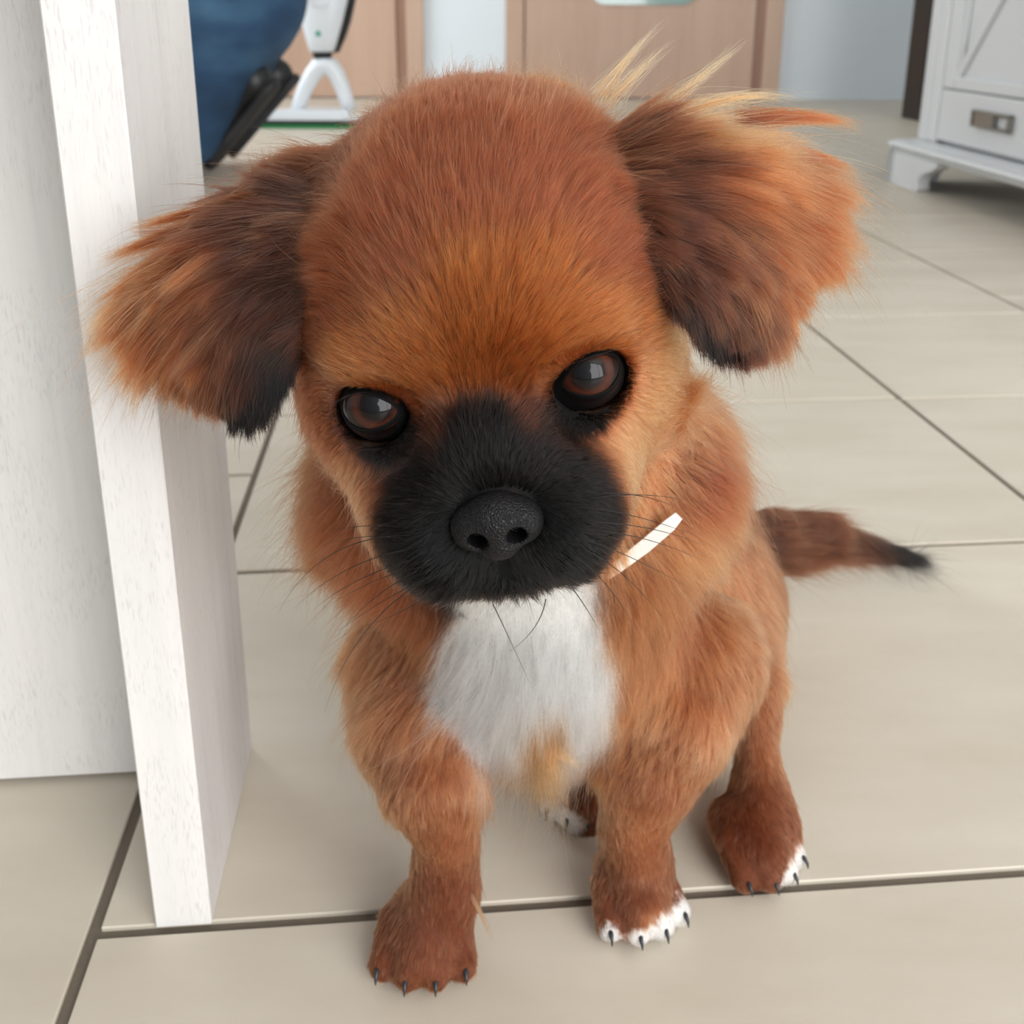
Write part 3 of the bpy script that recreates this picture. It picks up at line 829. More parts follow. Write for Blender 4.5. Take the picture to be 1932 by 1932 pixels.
HEAD_G = [(640, 340, -1, .0, 19, .14, 'S'), (650, 430, -1, 0, 19, .13, 'R'), (640, 510, -1, .1, 17, .13, 'R'), (625, 585, -1, .25, 11, .12, 'R'),
    (1115, 320, 1, -.12, 19, .14, 'R'), (1140, 415, 1, .0, 18, .13, 'R'), (1175, 490, 1, .1, 13, .13, 'R'),
    (625, 285, -.75, -.6, 13, .42, 'R'), (590, 320, -.9, -.35, 15, .32, 'S'), (560, 310, -.95, -.35, 15, .3, 'S'),
    # forehead: fans up and out from between the eyes
    (900, 735, 0, -1, 7.0, 0.28, 'O'), (900, 640, 0, -1, 9.8, 0.28, 'O'), (890, 540, -.05, -1, 11.2, 0.25, 'O'), (880, 430, -.1, -1, 12.6, 0.26, 'R'), (865, 310, -.1, -1, 11.2, 0.28, 'R'), (850, 210, -.1, -1, 9.2, 0.31, 'R'),
    (820, 700, -.6, -1, 8.4, 0.31, 'O'), (780, 640, -.7, -1, 9.8, 0.28, 'O'), (760, 540, -.55, -1, 11.2, 0.26, 'R'), (740, 420, -.5, -1, 12.6, 0.26, 'R'), (700, 310, -.45, -1, 12.6, 0.28, 'R'), (660, 240, -.5, -1, 11.2, 0.31, 'R'),
    (690, 690, -.9, -.55, 8.4, 0.25, 'O'), (650, 600, -.9, -.45, 9.8, 0.25, 'R'), (620, 500, -.9, -.6, 12.6, 0.25, 'R'), (590, 400, -.8, -0.68, 15, 0.16, 'D'), (580, 310, -.9, -0.23, 15, 0.16, 'S'), (560, 350, -1, 0.02, 15, 0.15, 'D'), (555, 420, -1, 0.12, 15, 0.14, 'D'), (550, 530, -1, 0.37, 15, 0.12, 'D'),
    (590, 620, -1, -.1, 9.8, 0.22, 'P'), (580, 700, -1, .25, 8.4, 0.19, 'R'), (575, 470, -1, 0.02, 15, 0.15, 'D'),
    (980, 700, .5, -1, 8.4, 0.31, 'O'), (1010, 650, .6, -1, 9.8, 0.28, 'O'), (1010, 540, .4, -1, 11.2, 0.26, 'O'), (1000, 420, .3, -1, 12.6, 0.26, 'R'), (980, 300, .2, -1, 15.4, 0.31, 'R'), (960, 200, .1, -1, 10.3, 0.34, 'R'),
    (1060, 640, .8, -.6, 7.0, 0.25, 'O'), (1120, 600, .9, -.5, 9.8, 0.24, 'O'), (1120, 500, .75, -.7, 12.6, 0.25, 'R'), (1110, 390, .6, -.8, 14.0, 0.26, 'R'), (1090, 280, .45, -.9, 18.2, 0.31, 'R'), (1060, 195, .3, -1, 13.8, 0.37, 'O'), (1130, 190, .5, -.9, 20.7, 0.37, 'E'),
    (1200, 620, 1, -.2, 9.8, 0.22, 'O'), (1220, 540, 1, -.25, 11.2, 0.22, 'R'), (1200, 430, 1, -0.03, 15, 0.14, 'D'), (1225, 480, 1, 0.17, 15, 0.12, 'D'), (1180, 330, 1, -0.08, 15, 0.15, 'D'), (1170, 270, 1, -0.18, 15, 0.16, 'S'), (1260, 620, 1, .1, 9.8, 0.19, 'T'), (1270, 560, 1, 0, 11.2, 0.22, 'R'),
    # cheeks: right paler, left darker, the side light put into the coat
    (1230, 720, .9, .25, 6, .28, 'T'), (1290, 720, 1, .3, 8, .3, 'T'), (1160, 800, .8, .5, 6, .25, 'T'), (1240, 830, .8, .6, 8, .3, 'T'), (1210, 930, .6, .8, 9, .3, 'T'), (1190, 870, .7, .6, 6, .25, 'T'),
    (620, 820, -.7, .6, 6, .28, 'P'), (580, 760, -.8, .5, 7, .3, 'P'), (660, 890, -.6, .8, 7, .28, 'B'), (690, 960, -.5, .9, 8, .3, 'B'), (640, 760, -.8, .5, 4, .25, 'P'),
    # under the eyes and the bridge
    (760, 850, -.7, .5, 4, .25, 'D'), (1070, 800, .7, .5, 4, .25, 'D'), (915, 800, 0, -1, 4.5, .35, 'F'), (850, 810, -.6, -.7, 4.5, .35, 'D'), (990, 790, .6, -.7, 4.5, .35, 'D'),
    # muzzle: away from the nose
    (925, 880, 0, -1, 4.5, .35, 'K'), (870, 890, -.6, -.8, 4.5, .35, 'K'), (990, 870, .6, -.8, 4.5, .35, 'K'), (800, 900, -.9, -.2, 5, .3, 'K'), (1090, 900, .9, -.1, 5, .3, 'K'),
    (780, 990, -1, .2, 5, .3, 'K'), (1120, 980, 1, .2, 5, .3, 'K'), (800, 1070, -.8, .7, 6, .32, 'K'), (1080, 1060, .8, .7, 6, .32, 'K'), (870, 1100, -.45, 1, 6.5, .35, 'K'), (1000, 1100, .4, 1, 6.5, .35, 'K'),
    (935, 1110, -.1, 1, 6, .35, 'K'), (850, 1010, -.7, .6, 4.5, .3, 'K'), (1030, 1000, .7, .5, 4.5, .3, 'K'), (940, 1080, 0, 1, 4, .3, 'K'),
    (960, 1145, .05, 1, 6, .35, 'K'), (880, 1140, -.3, 1, 6, .35, 'K'), (1040, 1130, .3, 1, 6, .35, 'K'),
]
BODY_G = [
    # neck ruff
    (560, 860, -1, .25, 24, .6, 'B'), (600, 960, -1, .3, 26, .62, 'B'), (640, 1060, -1, .3, 24, .62, 'B'), (670, 1140, -.9, .5, 22, .4, 'B'), (700, 1080, -.7, .8, 22, .4, 'P'), (640, 980, -.9, .6, 24, .45, 'P'),
    (1360, 760, 1, .35, 22, .5, 'P'), (1380, 860, 1, .4, 22, .45, 'B'), (1320, 900, .9, .5, 24, .4, 'R'), (1360, 960, .8, .5, 24, .35, 'B'), (1280, 1040, .8, .7, 24, .35, 'L'), (1230, 1080, .4, 1, 24, .3, 'B'),
    # shoulders and upper arms
    (720, 1200, -.6, 1, 20, .25, 'B'), (690, 1280, -.5, 1, 16, .25, 'B'), (770, 1250, -.5, 1, 20, .25, 'B'), (780, 1340, -.3, 1, 15, .25, 'B'), (1300, 1180, .3, 1, 18, .2, 'B'), (1380, 1140, .25, 1, 14, .2, 'L'),
    (1240, 1200, .1, 1, 20, .22, 'B'), (1320, 1290, -.2, 1, 14, .22, 'B'), (1250, 1300, -.5, .7, 16, .25, 'L'), (1380, 1260, .2, 1, 12, .2, 'B'),
    # chest
    (980, 1200, -.1, 1, 26, .3, 'B'), (900, 1220, -.6, 1, 26, .32, 'B'), (860, 1300, -.75, .8, 26, .35, 'B'), (950, 1330, -.45, 1, 30, .32, 'B'), (1030, 1300, 0, 1, 26, .35, 'G'), (1035, 1390, .05, 1, 34, .42, 'G'), (1100, 1300, .1, 1, 22, .3, 'B'), (1140, 1370, -.25, 1, 18, .3, 'L'),
    (940, 1400, -.45, 1, 30, .3, 'B'), (900, 1380, -.5, 1, 28, .3, 'B'), (1100, 1400, -.15, 1, 26, .3, 'B'), (1170, 1300, .1, 1, 16, .25, 'B'),
    # legs
    (800, 1420, -.1, 1, 8, .16, 'B'), (740, 1430, -.3, 1, 8, .16, 'B'), (870, 1440, .1, 1, 8, .18, 'B'), (830, 1520, .15, 1, 6, .14, 'B'), (840, 1600, 0, 1, 5, .14, 'B'), (830, 1690, 0, 1, 5, .14, 'P'), (800, 1780, -.05, 1, 5, .14, 'P'), (740, 1800, -.2, 1, 5, .14, 'P'), (870, 1790, .2, 1, 5, .14, 'P'), (800, 1850, 0, 1, 4, .12, 'E'),
    (1270, 1390, -.35, 1, 10, .22, 'B'), (1340, 1380, -.35, 1, 10, .22, 'L'), (1220, 1480, -.25, 1, 6, .14, 'B'), (1195, 1570, 0, 1, 5, .14, 'L'), (1210, 1640, .05, 1, 5, .14, 'B'), (1220, 1690, .1, 1, 5, .14, 'P'), (1170, 1720, -.2, 1, 4.5, .14, 'P'), (1280, 1720, .35, 1, 4.5, .14, 'P'), (1230, 1750, .15, 1, 4, .12, 'T'),
    (1430, 1420, 0, 1, 6, .15, 'B'), (1440, 1520, .2, 1, 5, .15, 'P'), (1440, 1590, .2, 1, 5, .14, 'R'), (1500, 1600, .5, 1, 5, .14, 'R'), (1480, 1650, .3, 1, 4, .12, 'P'), (1430, 1290, .1, 1, 11, .2, 'B'), (1455, 1200, .2, 1, 12, .2, 'B'), (1120, 1500, -.1, 1, 8, .3, 'R'), (1090, 1560, -.2, 1, 6, .3, 'P'),
]
def tail_at(t):
    k = min(int(t), 3); return TAIL[k] * (1 - (t - k)) + TAIL[k + 1] * (t - k), (TAIL[k + 1] - TAIL[k]) / np.linalg.norm(TAIL[k + 1] - TAIL[k])
W_EXTRA = []
for t_ in np.linspace(0.3, 4, 14):
    p_, d_ = tail_at(t_); f_ = t_ / 4; rr_ = 0.018 * (1 - f_) + 0.003
    ck_ = 'S' if t_ < 2.4 else ('D' if t_ < 3.1 else 'K')
    W_EXTRA.append((p_ + np.array([0, -rr_ * 0.7, rr_ * 0.7]), d_ + np.array([0, -.05, -.05]), 16, .14, ck_))
    W_EXTRA.append((p_ + np.array([0, 0, rr_]), d_ + np.array([0, .05, -.05]), 16, .14, ck_))
    W_EXTRA.append((p_ + np.array([0, -rr_ * 0.7, -rr_ * 0.7]), d_ + np.array([0, -.05, -.55 * (1 - f_)]), 34 - 16 * f_, .22 * (1 - f_) + .06, ck_))
W_EXTRA = W_EXTRA + [
    (H(0, 0.0, -0.06), (0, 0.6, -0.8), 16, .35, 'R'), (H(0, 0.045, -0.03), (0, 1, 0.2), 14, .5, 'R'), (H(0, -0.03, -0.06), (0, 0.3, -1), 20, .4, 'B'), (H(-0.05, -0.01, -0.03), (-.3, .6, -.8), 16, .35, 'R'), (H(0.05, -0.01, -0.03), (.3, .6, -.8), 16, .35, 'R'),
    (H(0, -0.08, 0.02), (0, .3, -1), 8, .3, 'T'),
    (at(1000, 900, 0.50), (0, .7, -.7), 20, .35, 'B'), (at(1100, 1000, 0.52), (0, .7, -.5), 16, .3, 'B'), (at(1200, 1000, 0.60), (.1, .7, -.6), 14, .3, 'B'), (at(900, 1150, 0.56), (-.3, .5, -.9), 14, .3, 'B'), (at(1200, 1150, 0.65), (0, .5, -1), 14, .3, 'B'), (at(1100, 1250, 0.55), (0, .4, -.8), 12, .3, 'B'),
    (at(1220, 1060, 0.66), (.2, .4, -1), 14, .3, 'B'),
]
def toe_white(P, C, L, F):
    def near(p, r_): return np.linalg.norm(P - p, axis=1) < r_
    C = C.copy()
    r = np.random.default_rng(5)
    def toe(i, back=0.002):
        p_, d_ = CLAWS[i]; return p_ - d_ / np.linalg.norm(d_) * back + np.array([0, 0, 0.001])
    for p, r_ in ((toe(6, .003), 0.0085), (toe(7, .003), 0.0078), (toe(5, .002), 0.0052), (toe(4), 0.0050), (toe(10, .003), 0.0078), (toe(11, .003), 0.0070), (toe(12), 0.0080), (toe(13), 0.0080)):
        d = np.linalg.norm(P - p, axis=1) / r_ + r.normal(0, 0.12, len(P))
        w = (1 - sstep(0.8, 1.1, d))[:, None]
        C = C * (1 - w) + PAL['W'] * w
    return C, L, F
TOE_G = [(p_ + np.array([0, 0, 0.004]), d_ / np.linalg.norm(d_) + np.array([0, 0, -.6]), 2.0, .10, 'P') for p_, d_ in CLAWS]
G_all = guide_field(bvh_body, HEAD_G + BODY_G, W_EXTRA + TOE_G)
_, _, _, skin_c = interp(BV, G_all)
skin_c, _, _ = coat(BV, skin_c)
skin_c = toe_white(BV, skin_c, None, None)[0]
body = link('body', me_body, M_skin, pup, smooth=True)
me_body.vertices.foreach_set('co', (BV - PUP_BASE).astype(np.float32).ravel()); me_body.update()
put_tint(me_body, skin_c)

NOSE_C = np.array([0.0012, -0.0475, 0.0765])
def keep_mask(P):
    L = to_head(P); k = np.ones(len(P), bool)
    for s in (-1, 1):
        dx = (L[:, 0] - EYE_X * s) * s; dy = L[:, 1] - EYE_Y
        a = math.radians(12); ex = dx * math.cos(a) + dy * math.sin(a); ey = -dx * math.sin(a) + dy * math.cos(a)
        k &= ~((np.sqrt((ex / 0.0094) ** 2 + ((ey - 0.0004) / np.where(ey > 0, 0.0052, 0.0074)) ** 2) < 1) & (L[:, 2] > 0.02))
    q = L - NOSE_C
    k &= ~((np.sqrt((q[:, 0] / 0.0112) ** 2 + (q[:, 1] / 0.0088) ** 2) < 1) & (L[:, 2] > 0.055))
    k &= ~((np.abs(L[:, 0]) < 0.0014) & (L[:, 1] < -0.052) & (L[:, 1] > -0.068) & (L[:, 2] > 0.06))
    return k

def clear_eyes(P, Dv, L_, F):
    # around the eyes the coat is short and lies away from the lids; it parts at the philtrum
    L = to_head(P); Dv = Dv.copy(); L_ = L_.copy(); F = F.copy()
    for s in (-1, 1):
        d = L - np.array([EYE_X * s, EYE_Y, 0.042]); d[:, 2] *= 0.4
        q = np.linalg.norm(d * np.array([1, 1.2, 1]), axis=1)
        w = 1 - sstep(0.0105, 0.0190, q)
        out = (d / (np.linalg.norm(d, axis=1)[:, None] + 1e-9)) @ HM.T
        Dv = Dv * (1 - w[:, None]) + out * w[:, None]
        L_ *= 1 - 0.72 * w; F *= 1 - 0.7 * w
    w = (1 - sstep(0.0, 0.006, np.abs(L[:, 0]))) * (L[:, 1] < -0.050) * (L[:, 1] > -0.070) * (L[:, 2] > 0.055)
    Dv = Dv + (np.sign(L[:, 0]) * w * 0.7)[:, None] * HM[:, 0]
    L_ *= 1 - 0.35 * w
    return Dv, L_, F

def tail_groom(P, Dv, L_, F, C):
    k = (P[:, 1] > 0.50) & (P[:, 0] > 0.150)
    if not k.any(): return Dv, L_, F, C
    Q = P[k]; ts = np.linspace(0, 4, 161); pts = np.array([tail_at(t)[0] for t in ts]); tg = np.array([tail_at(t)[1] for t in ts])
    i = ((Q[:, None] - pts[None]) ** 2).sum(2).argmin(1); f = ts[i] / 4
    r = np.random.default_rng(4); low = np.clip(-(Q - pts[i])[:, 2] / 0.010, -1, 1)
    d = tg[i].copy(); d[:, 2] -= np.clip(0.25 + low, 0, 1) * 0.75 * (1 - f) ** 1.2; d[:, 1] -= 0.05
    Dv = Dv.copy(); L_ = L_.copy(); F = F.copy(); C = C.copy()
    Dv[k] = d; L_[k] = 0.017 + 0.027 * np.clip(low, 0, 1) * (1 - f) + 0.020 * f; F[k] = 0.16 * (1 - f) + 0.03
    g = f + r.normal(0, 0.05, len(f)); a = sstep(0.45, 0.68, g)[:, None]; b = sstep(0.70, 0.80, g)[:, None]
    c = PAL['S'] * (1 - a) + PAL['D'] * a; C[k] = c * (1 - b) + PAL['K'] * b
    return Dv, L_, F, C

def fur(name, V, T, A, N, G, n, dens, seed, sel, parent, rad, label=None, post=None, **kw):
    P, Nn = sample(V, T, A, N, n, dens, seed)
    k = keep_mask(P) & sel(P)
    P, Nn = P[k], Nn[k]
    Dv, L, F, C = interp(P, G)
    C, mk, w = coat(P, C, seed)
    Dv, L, F = clear_eyes(P, Dv, L, F)
    Dv, L, F, C = tail_groom(P, Dv, L, F, C)
    if post: C, L, F = post(P, C, L, F)
    S_, own = grow(P, Nn, Dv, L, F, seed + 1, **kw)
    r = np.random.default_rng(seed + 5)
    lock = np.exp(r.normal(0, 0.17, own.max() + 1))[own][:, None]
    C = vary(C * lock, seed + 2, 0.30)
    return hair_object(name, S_, C, rad * r.uniform(0.75, 1.2, len(P)), parent, label)

def in_head(P):
    L = to_head(P)
    return (L[:, 2] > -0.045) & (np.linalg.norm(L - np.array([0, -0.015, 0.005]), axis=1) < 0.083) & ((L[:, 1] > -0.075) | (L[:, 2] > 0.03)) & ~((L[:, 1] < -0.045) & (L[:, 2] < 0.0))
def back_less(P):   # thinner where the photograph cannot look
    return np.where((P[:, 1] > 0.46) & (P[:, 0] < 0.12), 0.4, 1.0)
NH = HAIR_N
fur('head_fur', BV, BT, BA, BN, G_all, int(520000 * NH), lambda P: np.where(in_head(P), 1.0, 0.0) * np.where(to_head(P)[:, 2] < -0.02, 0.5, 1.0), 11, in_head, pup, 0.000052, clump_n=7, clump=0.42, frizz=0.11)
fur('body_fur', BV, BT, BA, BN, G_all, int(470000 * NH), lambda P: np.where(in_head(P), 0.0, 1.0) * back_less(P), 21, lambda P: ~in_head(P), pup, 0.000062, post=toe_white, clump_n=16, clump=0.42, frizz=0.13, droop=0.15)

# ------------------------------------------------------------------ ears
def cubic_patch(ctrl, nu, nv):
    def basis(t):
        x = np.array([0, 1 / 3, 2 / 3, 1.0]); B = np.ones((len(t), 4))
        for i in range(4):
            for j in range(4):
                if i != j: B[:, i] *= (t - x[j]) / (x[i] - x[j])
        return B
    Bu, Bv = basis(np.linspace(0, 1, nu)), basis(np.linspace(0, 1, nv))
    return np.einsum('ui,vj,ijc->uvc', Bu, Bv, np.array(ctrl))

def ear(ctrl, guides, seed, n_front, label):
    nu, nv = 30, 30
    G_ = cubic_patch(ctrl, nu, nv)
    du = np.gradient(G_, axis=0); dv = np.gradient(G_, axis=1)
    N = np.cross(du, dv); N /= np.linalg.norm(N, axis=2)[:, :, None]
    if (N[nu // 2, nv // 2] @ (EYE - G_[nu // 2, nv // 2])) < 0: N = -N
    uu = np.linspace(0, 1, nu)[:, None]; vv = np.linspace(0, 1, nv)[None]
    th = 0.0022 * np.minimum(1, 6 * np.minimum(np.minimum(uu, 1 - uu), 1 - vv) + 0.35)
    front = G_ + N * th[:, :, None] * 0.5; back = G_ - N * th[:, :, None] * 0.5
    V = np.concatenate([front.reshape(-1, 3), back.reshape(-1, 3)])
    idx = np.arange(nu * nv).reshape(nu, nv)
    q = np.stack([idx[:-1, :-1], idx[1:, :-1], idx[1:, 1:], idx[:-1, 1:]], 2).reshape(-1, 4)
    n0 = np.cross(V[q[:, 1]] - V[q[:, 0]], V[q[:, 2]] - V[q[:, 0]])
    if (n0 * (EYE - V[q[:, 0]])).sum() < 0: q = q[:, ::-1]
    qb = q[:, ::-1] + nu * nv
    rim = np.concatenate([idx[0, :], idx[1:, -1], idx[-1, -2::-1], idx[-2:0:-1, 0]])
    r2 = np.roll(rim, -1); qr = np.stack([rim, rim + nu * nv, r2 + nu * nv, r2], 1)
    Q = np.concatenate([q, qb, qr])
    me = bpy.data.meshes.new('ear'); me.from_pydata((V - PUP_BASE).tolist(), [], Q.tolist())
    import bmesh
    bm = bmesh.new(); bm.from_mesh(me); bmesh.ops.recalc_face_normals(bm, faces=bm.faces); bm.to_mesh(me); bm.free()
    o = link('ear', me, M_skin, pup, smooth=True, label=label)
    bv = BVHTree.FromPolygons(V.tolist(), Q.tolist())
    Gd = guide_field(bv, guides)
    _, _, _, c = interp(V, Gd, eps=1e-5)
    put_tint(me, c)
    T, A, _ = mesh_arrays(V, Q)
    vn = np.concatenate([N.reshape(-1, 3), -N.reshape(-1, 3)])
    nf = len(q)
    fid = np.concatenate([np.arange(len(Q)), np.arange(len(Q))])
    wgt = np.where(fid < nf, 1.0, np.where(fid < 2 * nf, 0.30, 3.0))
    P, Nn = sample(V, T, A * wgt, vn, n_front, None, seed)
    Dv, L, F, C = interp(P, Gd, eps=1e-5)
    S_, own = grow(P, Nn, Dv, L, F, seed + 1, k=9, clump_n=110, clump=0.82, frizz=0.15, droop=0.10, lenvar=0.45, by_len=True)
    r = np.random.default_rng(seed + 5)
    lock = np.exp(r.normal(0, 0.27, own.max() + 1))[own][:, None]
    gold = ((r.random(own.max() + 1) < 0.10)[own] & (r.random(len(P)) < 0.6))[:, None]
    C = np.where(gold & (C[:, :1] > 0.05), C * 0.75 + PAL['G'] * 0.25, C)
    hair_object('ear_fur', S_, vary(C * lock, seed + 2), 0.000068 * r.uniform(0.75, 1.2, len(P)), o)
    return o

def osk(px, py, off): return onskin(px, py, -0.0035)
EAR_L = [[osk(600, 335, -.001), at(490, 382, .313), at(420, 430, .314), at(345, 482, .322)],
         [osk(606, 425, .001), at(485, 450, .303), at(388, 500, .305), at(290, 560, .316)],
         [osk(600, 525, .001), at(500, 565, .298), at(410, 618, .302), at(325, 665, .312)],
         [osk(575, 640, .001), at(535, 715, .297), at(495, 770, .300), at(445, 785, .305)]]
EAR_L_G = [(570, 370, -1, -.05, 21, 0.20, 'D'), (530, 380, -1, .2, 26, 0.16, 'D'), (450, 400, -1, .3, 30, 0.14, 'E'), (390, 430, -1, .35, 35, 0.11, 'E'), (350, 460, -1, .42, 38, 0.10, 'E'), (500, 470, -1, .35, 21, 0.16, 'D'), (420, 490, -.95, .5, 30, 0.13, 'E'),
           (330, 530, -.85, .65, 35, 0.08, 'E'), (300, 560, -.8, .65, 34, 0.08, 'E'), (510, 540, -.75, .65, 16, 0.16, 'D'), (440, 580, -.7, .75, 24, 0.13, 'S'), (370, 615, -.6, .8, 25, 0.10, 'E'), (330, 655, -.5, .95, 19, 0.10, 'S'),
           (575, 480, -1, .05, 16, 0.18, 'D'), (570, 580, -.7, .6, 13, 0.16, 'D'), (520, 640, -.25, 1, 9, 0.11, 'F'), (450, 680, -.35, 1, 14, 0.11, 'D'), (400, 690, -.45, 1, 16, 0.11, 'S'), (530, 710, 0, 1, 8, 0.11, 'K'), (480, 740, -.15, 1, 9, 0.11, 'K'), (450, 780, -.2, 1, 8, 0.11, 'K'), (500, 770, 0, 1, 8, 0.11, 'K')]
EAR_R = [[osk(1130, 255, -.001), at(1255, 250, .308), at(1375, 268, .312), at(1480, 310, .322)],
         [osk(1150, 325, .001), at(1285, 325, .299), at(1405, 355, .304), at(1510, 415, .316)],
         [osk(1180, 430, .001), at(1298, 445, .294), at(1400, 495, .300), at(1485, 540, .310)],
         [osk(1225, 520, .001), at(1290, 592, .290), at(1338, 640, .293), at(1390, 662, .297)]]
EAR_R_G = [(1170, 250, .95, -.15, 23, 0.20, 'D'), (1200, 240, .95, -.15, 30, 0.18, 'E'), (1260, 240, 1, -.05, 35, 0.18, 'G'), (1370, 250, 1, 0, 40, 0.14, 'E'), (1470, 290, 1, .12, 38, 0.11, 'E'), (1220, 320, 1, .05, 23, 0.18, 'D'), (1330, 330, 1, 0, 33, 0.16, 'E'), (1430, 365, 1, .22, 35, 0.13, 'E'),
           (1505, 410, .95, .45, 31, 0.08, 'E'), (1240, 400, .95, .3, 18, 0.16, 'D'), (1340, 435, .85, .5, 24, 0.14, 'S'), (1430, 470, .8, .65, 22, 0.13, 'E'), (1480, 520, .7, .8, 19, 0.10, 'E'), (1290, 500, .7, .7, 17, 0.14, 'D'), (1370, 540, .5, .9, 18, 0.13, 'S'),
           (1430, 570, .5, 1, 18, 0.11, 'S'), (1290, 580, .3, 1, 9, 0.11, 'F'), (1340, 620, .2, 1, 9, 0.11, 'K'), (1390, 630, .25, 1, 12, 0.11, 'D'), (1370, 655, .15, 1, 8, 0.11, 'K')]
ear(EAR_L, EAR_L_G, 101, int(52000 * NH), 'folded ear with a long fringe and black tip, in front of the desk leg')
ear(EAR_R, EAR_R_G, 151, int(58000 * NH), 'folded ear with wavy fringe spread away from the desk')

# ------------------------------------------------------------------ eyes
def eye_mat():
    mt, nt, b = new_mat('dog_eye')
    tc = nt.nodes.new('ShaderNodeTexCoord'); sx = nt.nodes.new('ShaderNodeSeparateXYZ')
    nt.links.new(tc.outputs['Object'], sx.inputs[0])
    cx = nt.nodes.new('ShaderNodeCombineXYZ'); nt.links.new(sx.outputs[0], cx.inputs[0]); nt.links.new(sx.outputs[1], cx.inputs[1])
    ln = nt.nodes.new('ShaderNodeVectorMath'); ln.operation = 'LENGTH'; nt.links.new(cx.outputs[0], ln.inputs[0])
    mr = nt.nodes.new('ShaderNodeMapRange'); mr.inputs[2].default_value = 0.010
    nt.links.new(ln.outputs['Value'], mr.inputs[0])
    nz = nt.nodes.new('ShaderNodeTexNoise'); nz.inputs['Scale'].default_value = 900; nz.inputs['Detail'].default_value = 4
    nt.links.new(tc.outputs['Object'], nz.inputs['Vector'])
    ad = nt.nodes.new('ShaderNodeMath'); ad.operation = 'MULTIPLY_ADD'; ad.inputs[1].default_value = 0.10
    nt.links.new(nz.outputs['Fac'], ad.inputs[0]); nt.links.new(mr.outputs[0], ad.inputs[2])
    r = nt.nodes.new('ShaderNodeValToRGB'); e = r.color_ramp.elements
    e[0].position = 0.36; e[0].color = (0.002, 0.002, 0.003, 1)
    e[1].position = 0.96; e[1].color = tuple(lin(30, 22, 20)) + (1,)
    for p, c in ((0.50, (22, 10, 8)), (0.64, (66, 31, 20)), (0.75, (58, 26, 16)), (0.81, (12, 6, 6)), (0.90, (20, 14, 13))):
        q = e.new(p); q.color = tuple(lin(*c)) + (1,)
    nt.links.new(ad.outputs[0], r.inputs[0]); nt.links.new(r.outputs[0], b.inputs['Base Color'])
    b.inputs['Roughness'].default_value = 0.5; b.inputs['Specular IOR Level'].default_value = 0.1
    b.inputs['Coat Weight'].default_value = 0.65; b.inputs['Coat Roughness'].default_value = 0.012; b.inputs['Coat IOR'].default_value = 1.38
    return mt
M_eye = eye_mat()
M_lid = simple('eyelid_skin', (11, 10, 10), 0.75, bump=0.25, scale=1500)
M_lid.node_tree.nodes['Principled BSDF'].inputs['Specular IOR Level'].default_value = 0.12
RE = 0.0104
def sphere_mesh(name, r, nu=40, nv=24, bulge=None):
    V, Fc = [], []
    for j in range(nv + 1):
        a = math.pi * j / nv
        for i in range(nu):
            w = 2 * math.pi * i / nu
            x, y, z = math.sin(a) * math.cos(w), math.sin(a) * math.sin(w), math.cos(a)
            k = r
            if bulge: k = r * (1 + bulge * math.exp(-(a / 0.62) ** 4))
            V.append((x * k, y * k, z * k))
    for j in range(nv):
        for i in range(nu):
            Fc.append((j * nu + i, (j + 1) * nu + i, (j + 1) * nu + (i + 1) % nu, j * nu + (i + 1) % nu))
    me = bpy.data.meshes.new(name); me.from_pydata(V, [], Fc)
    return me
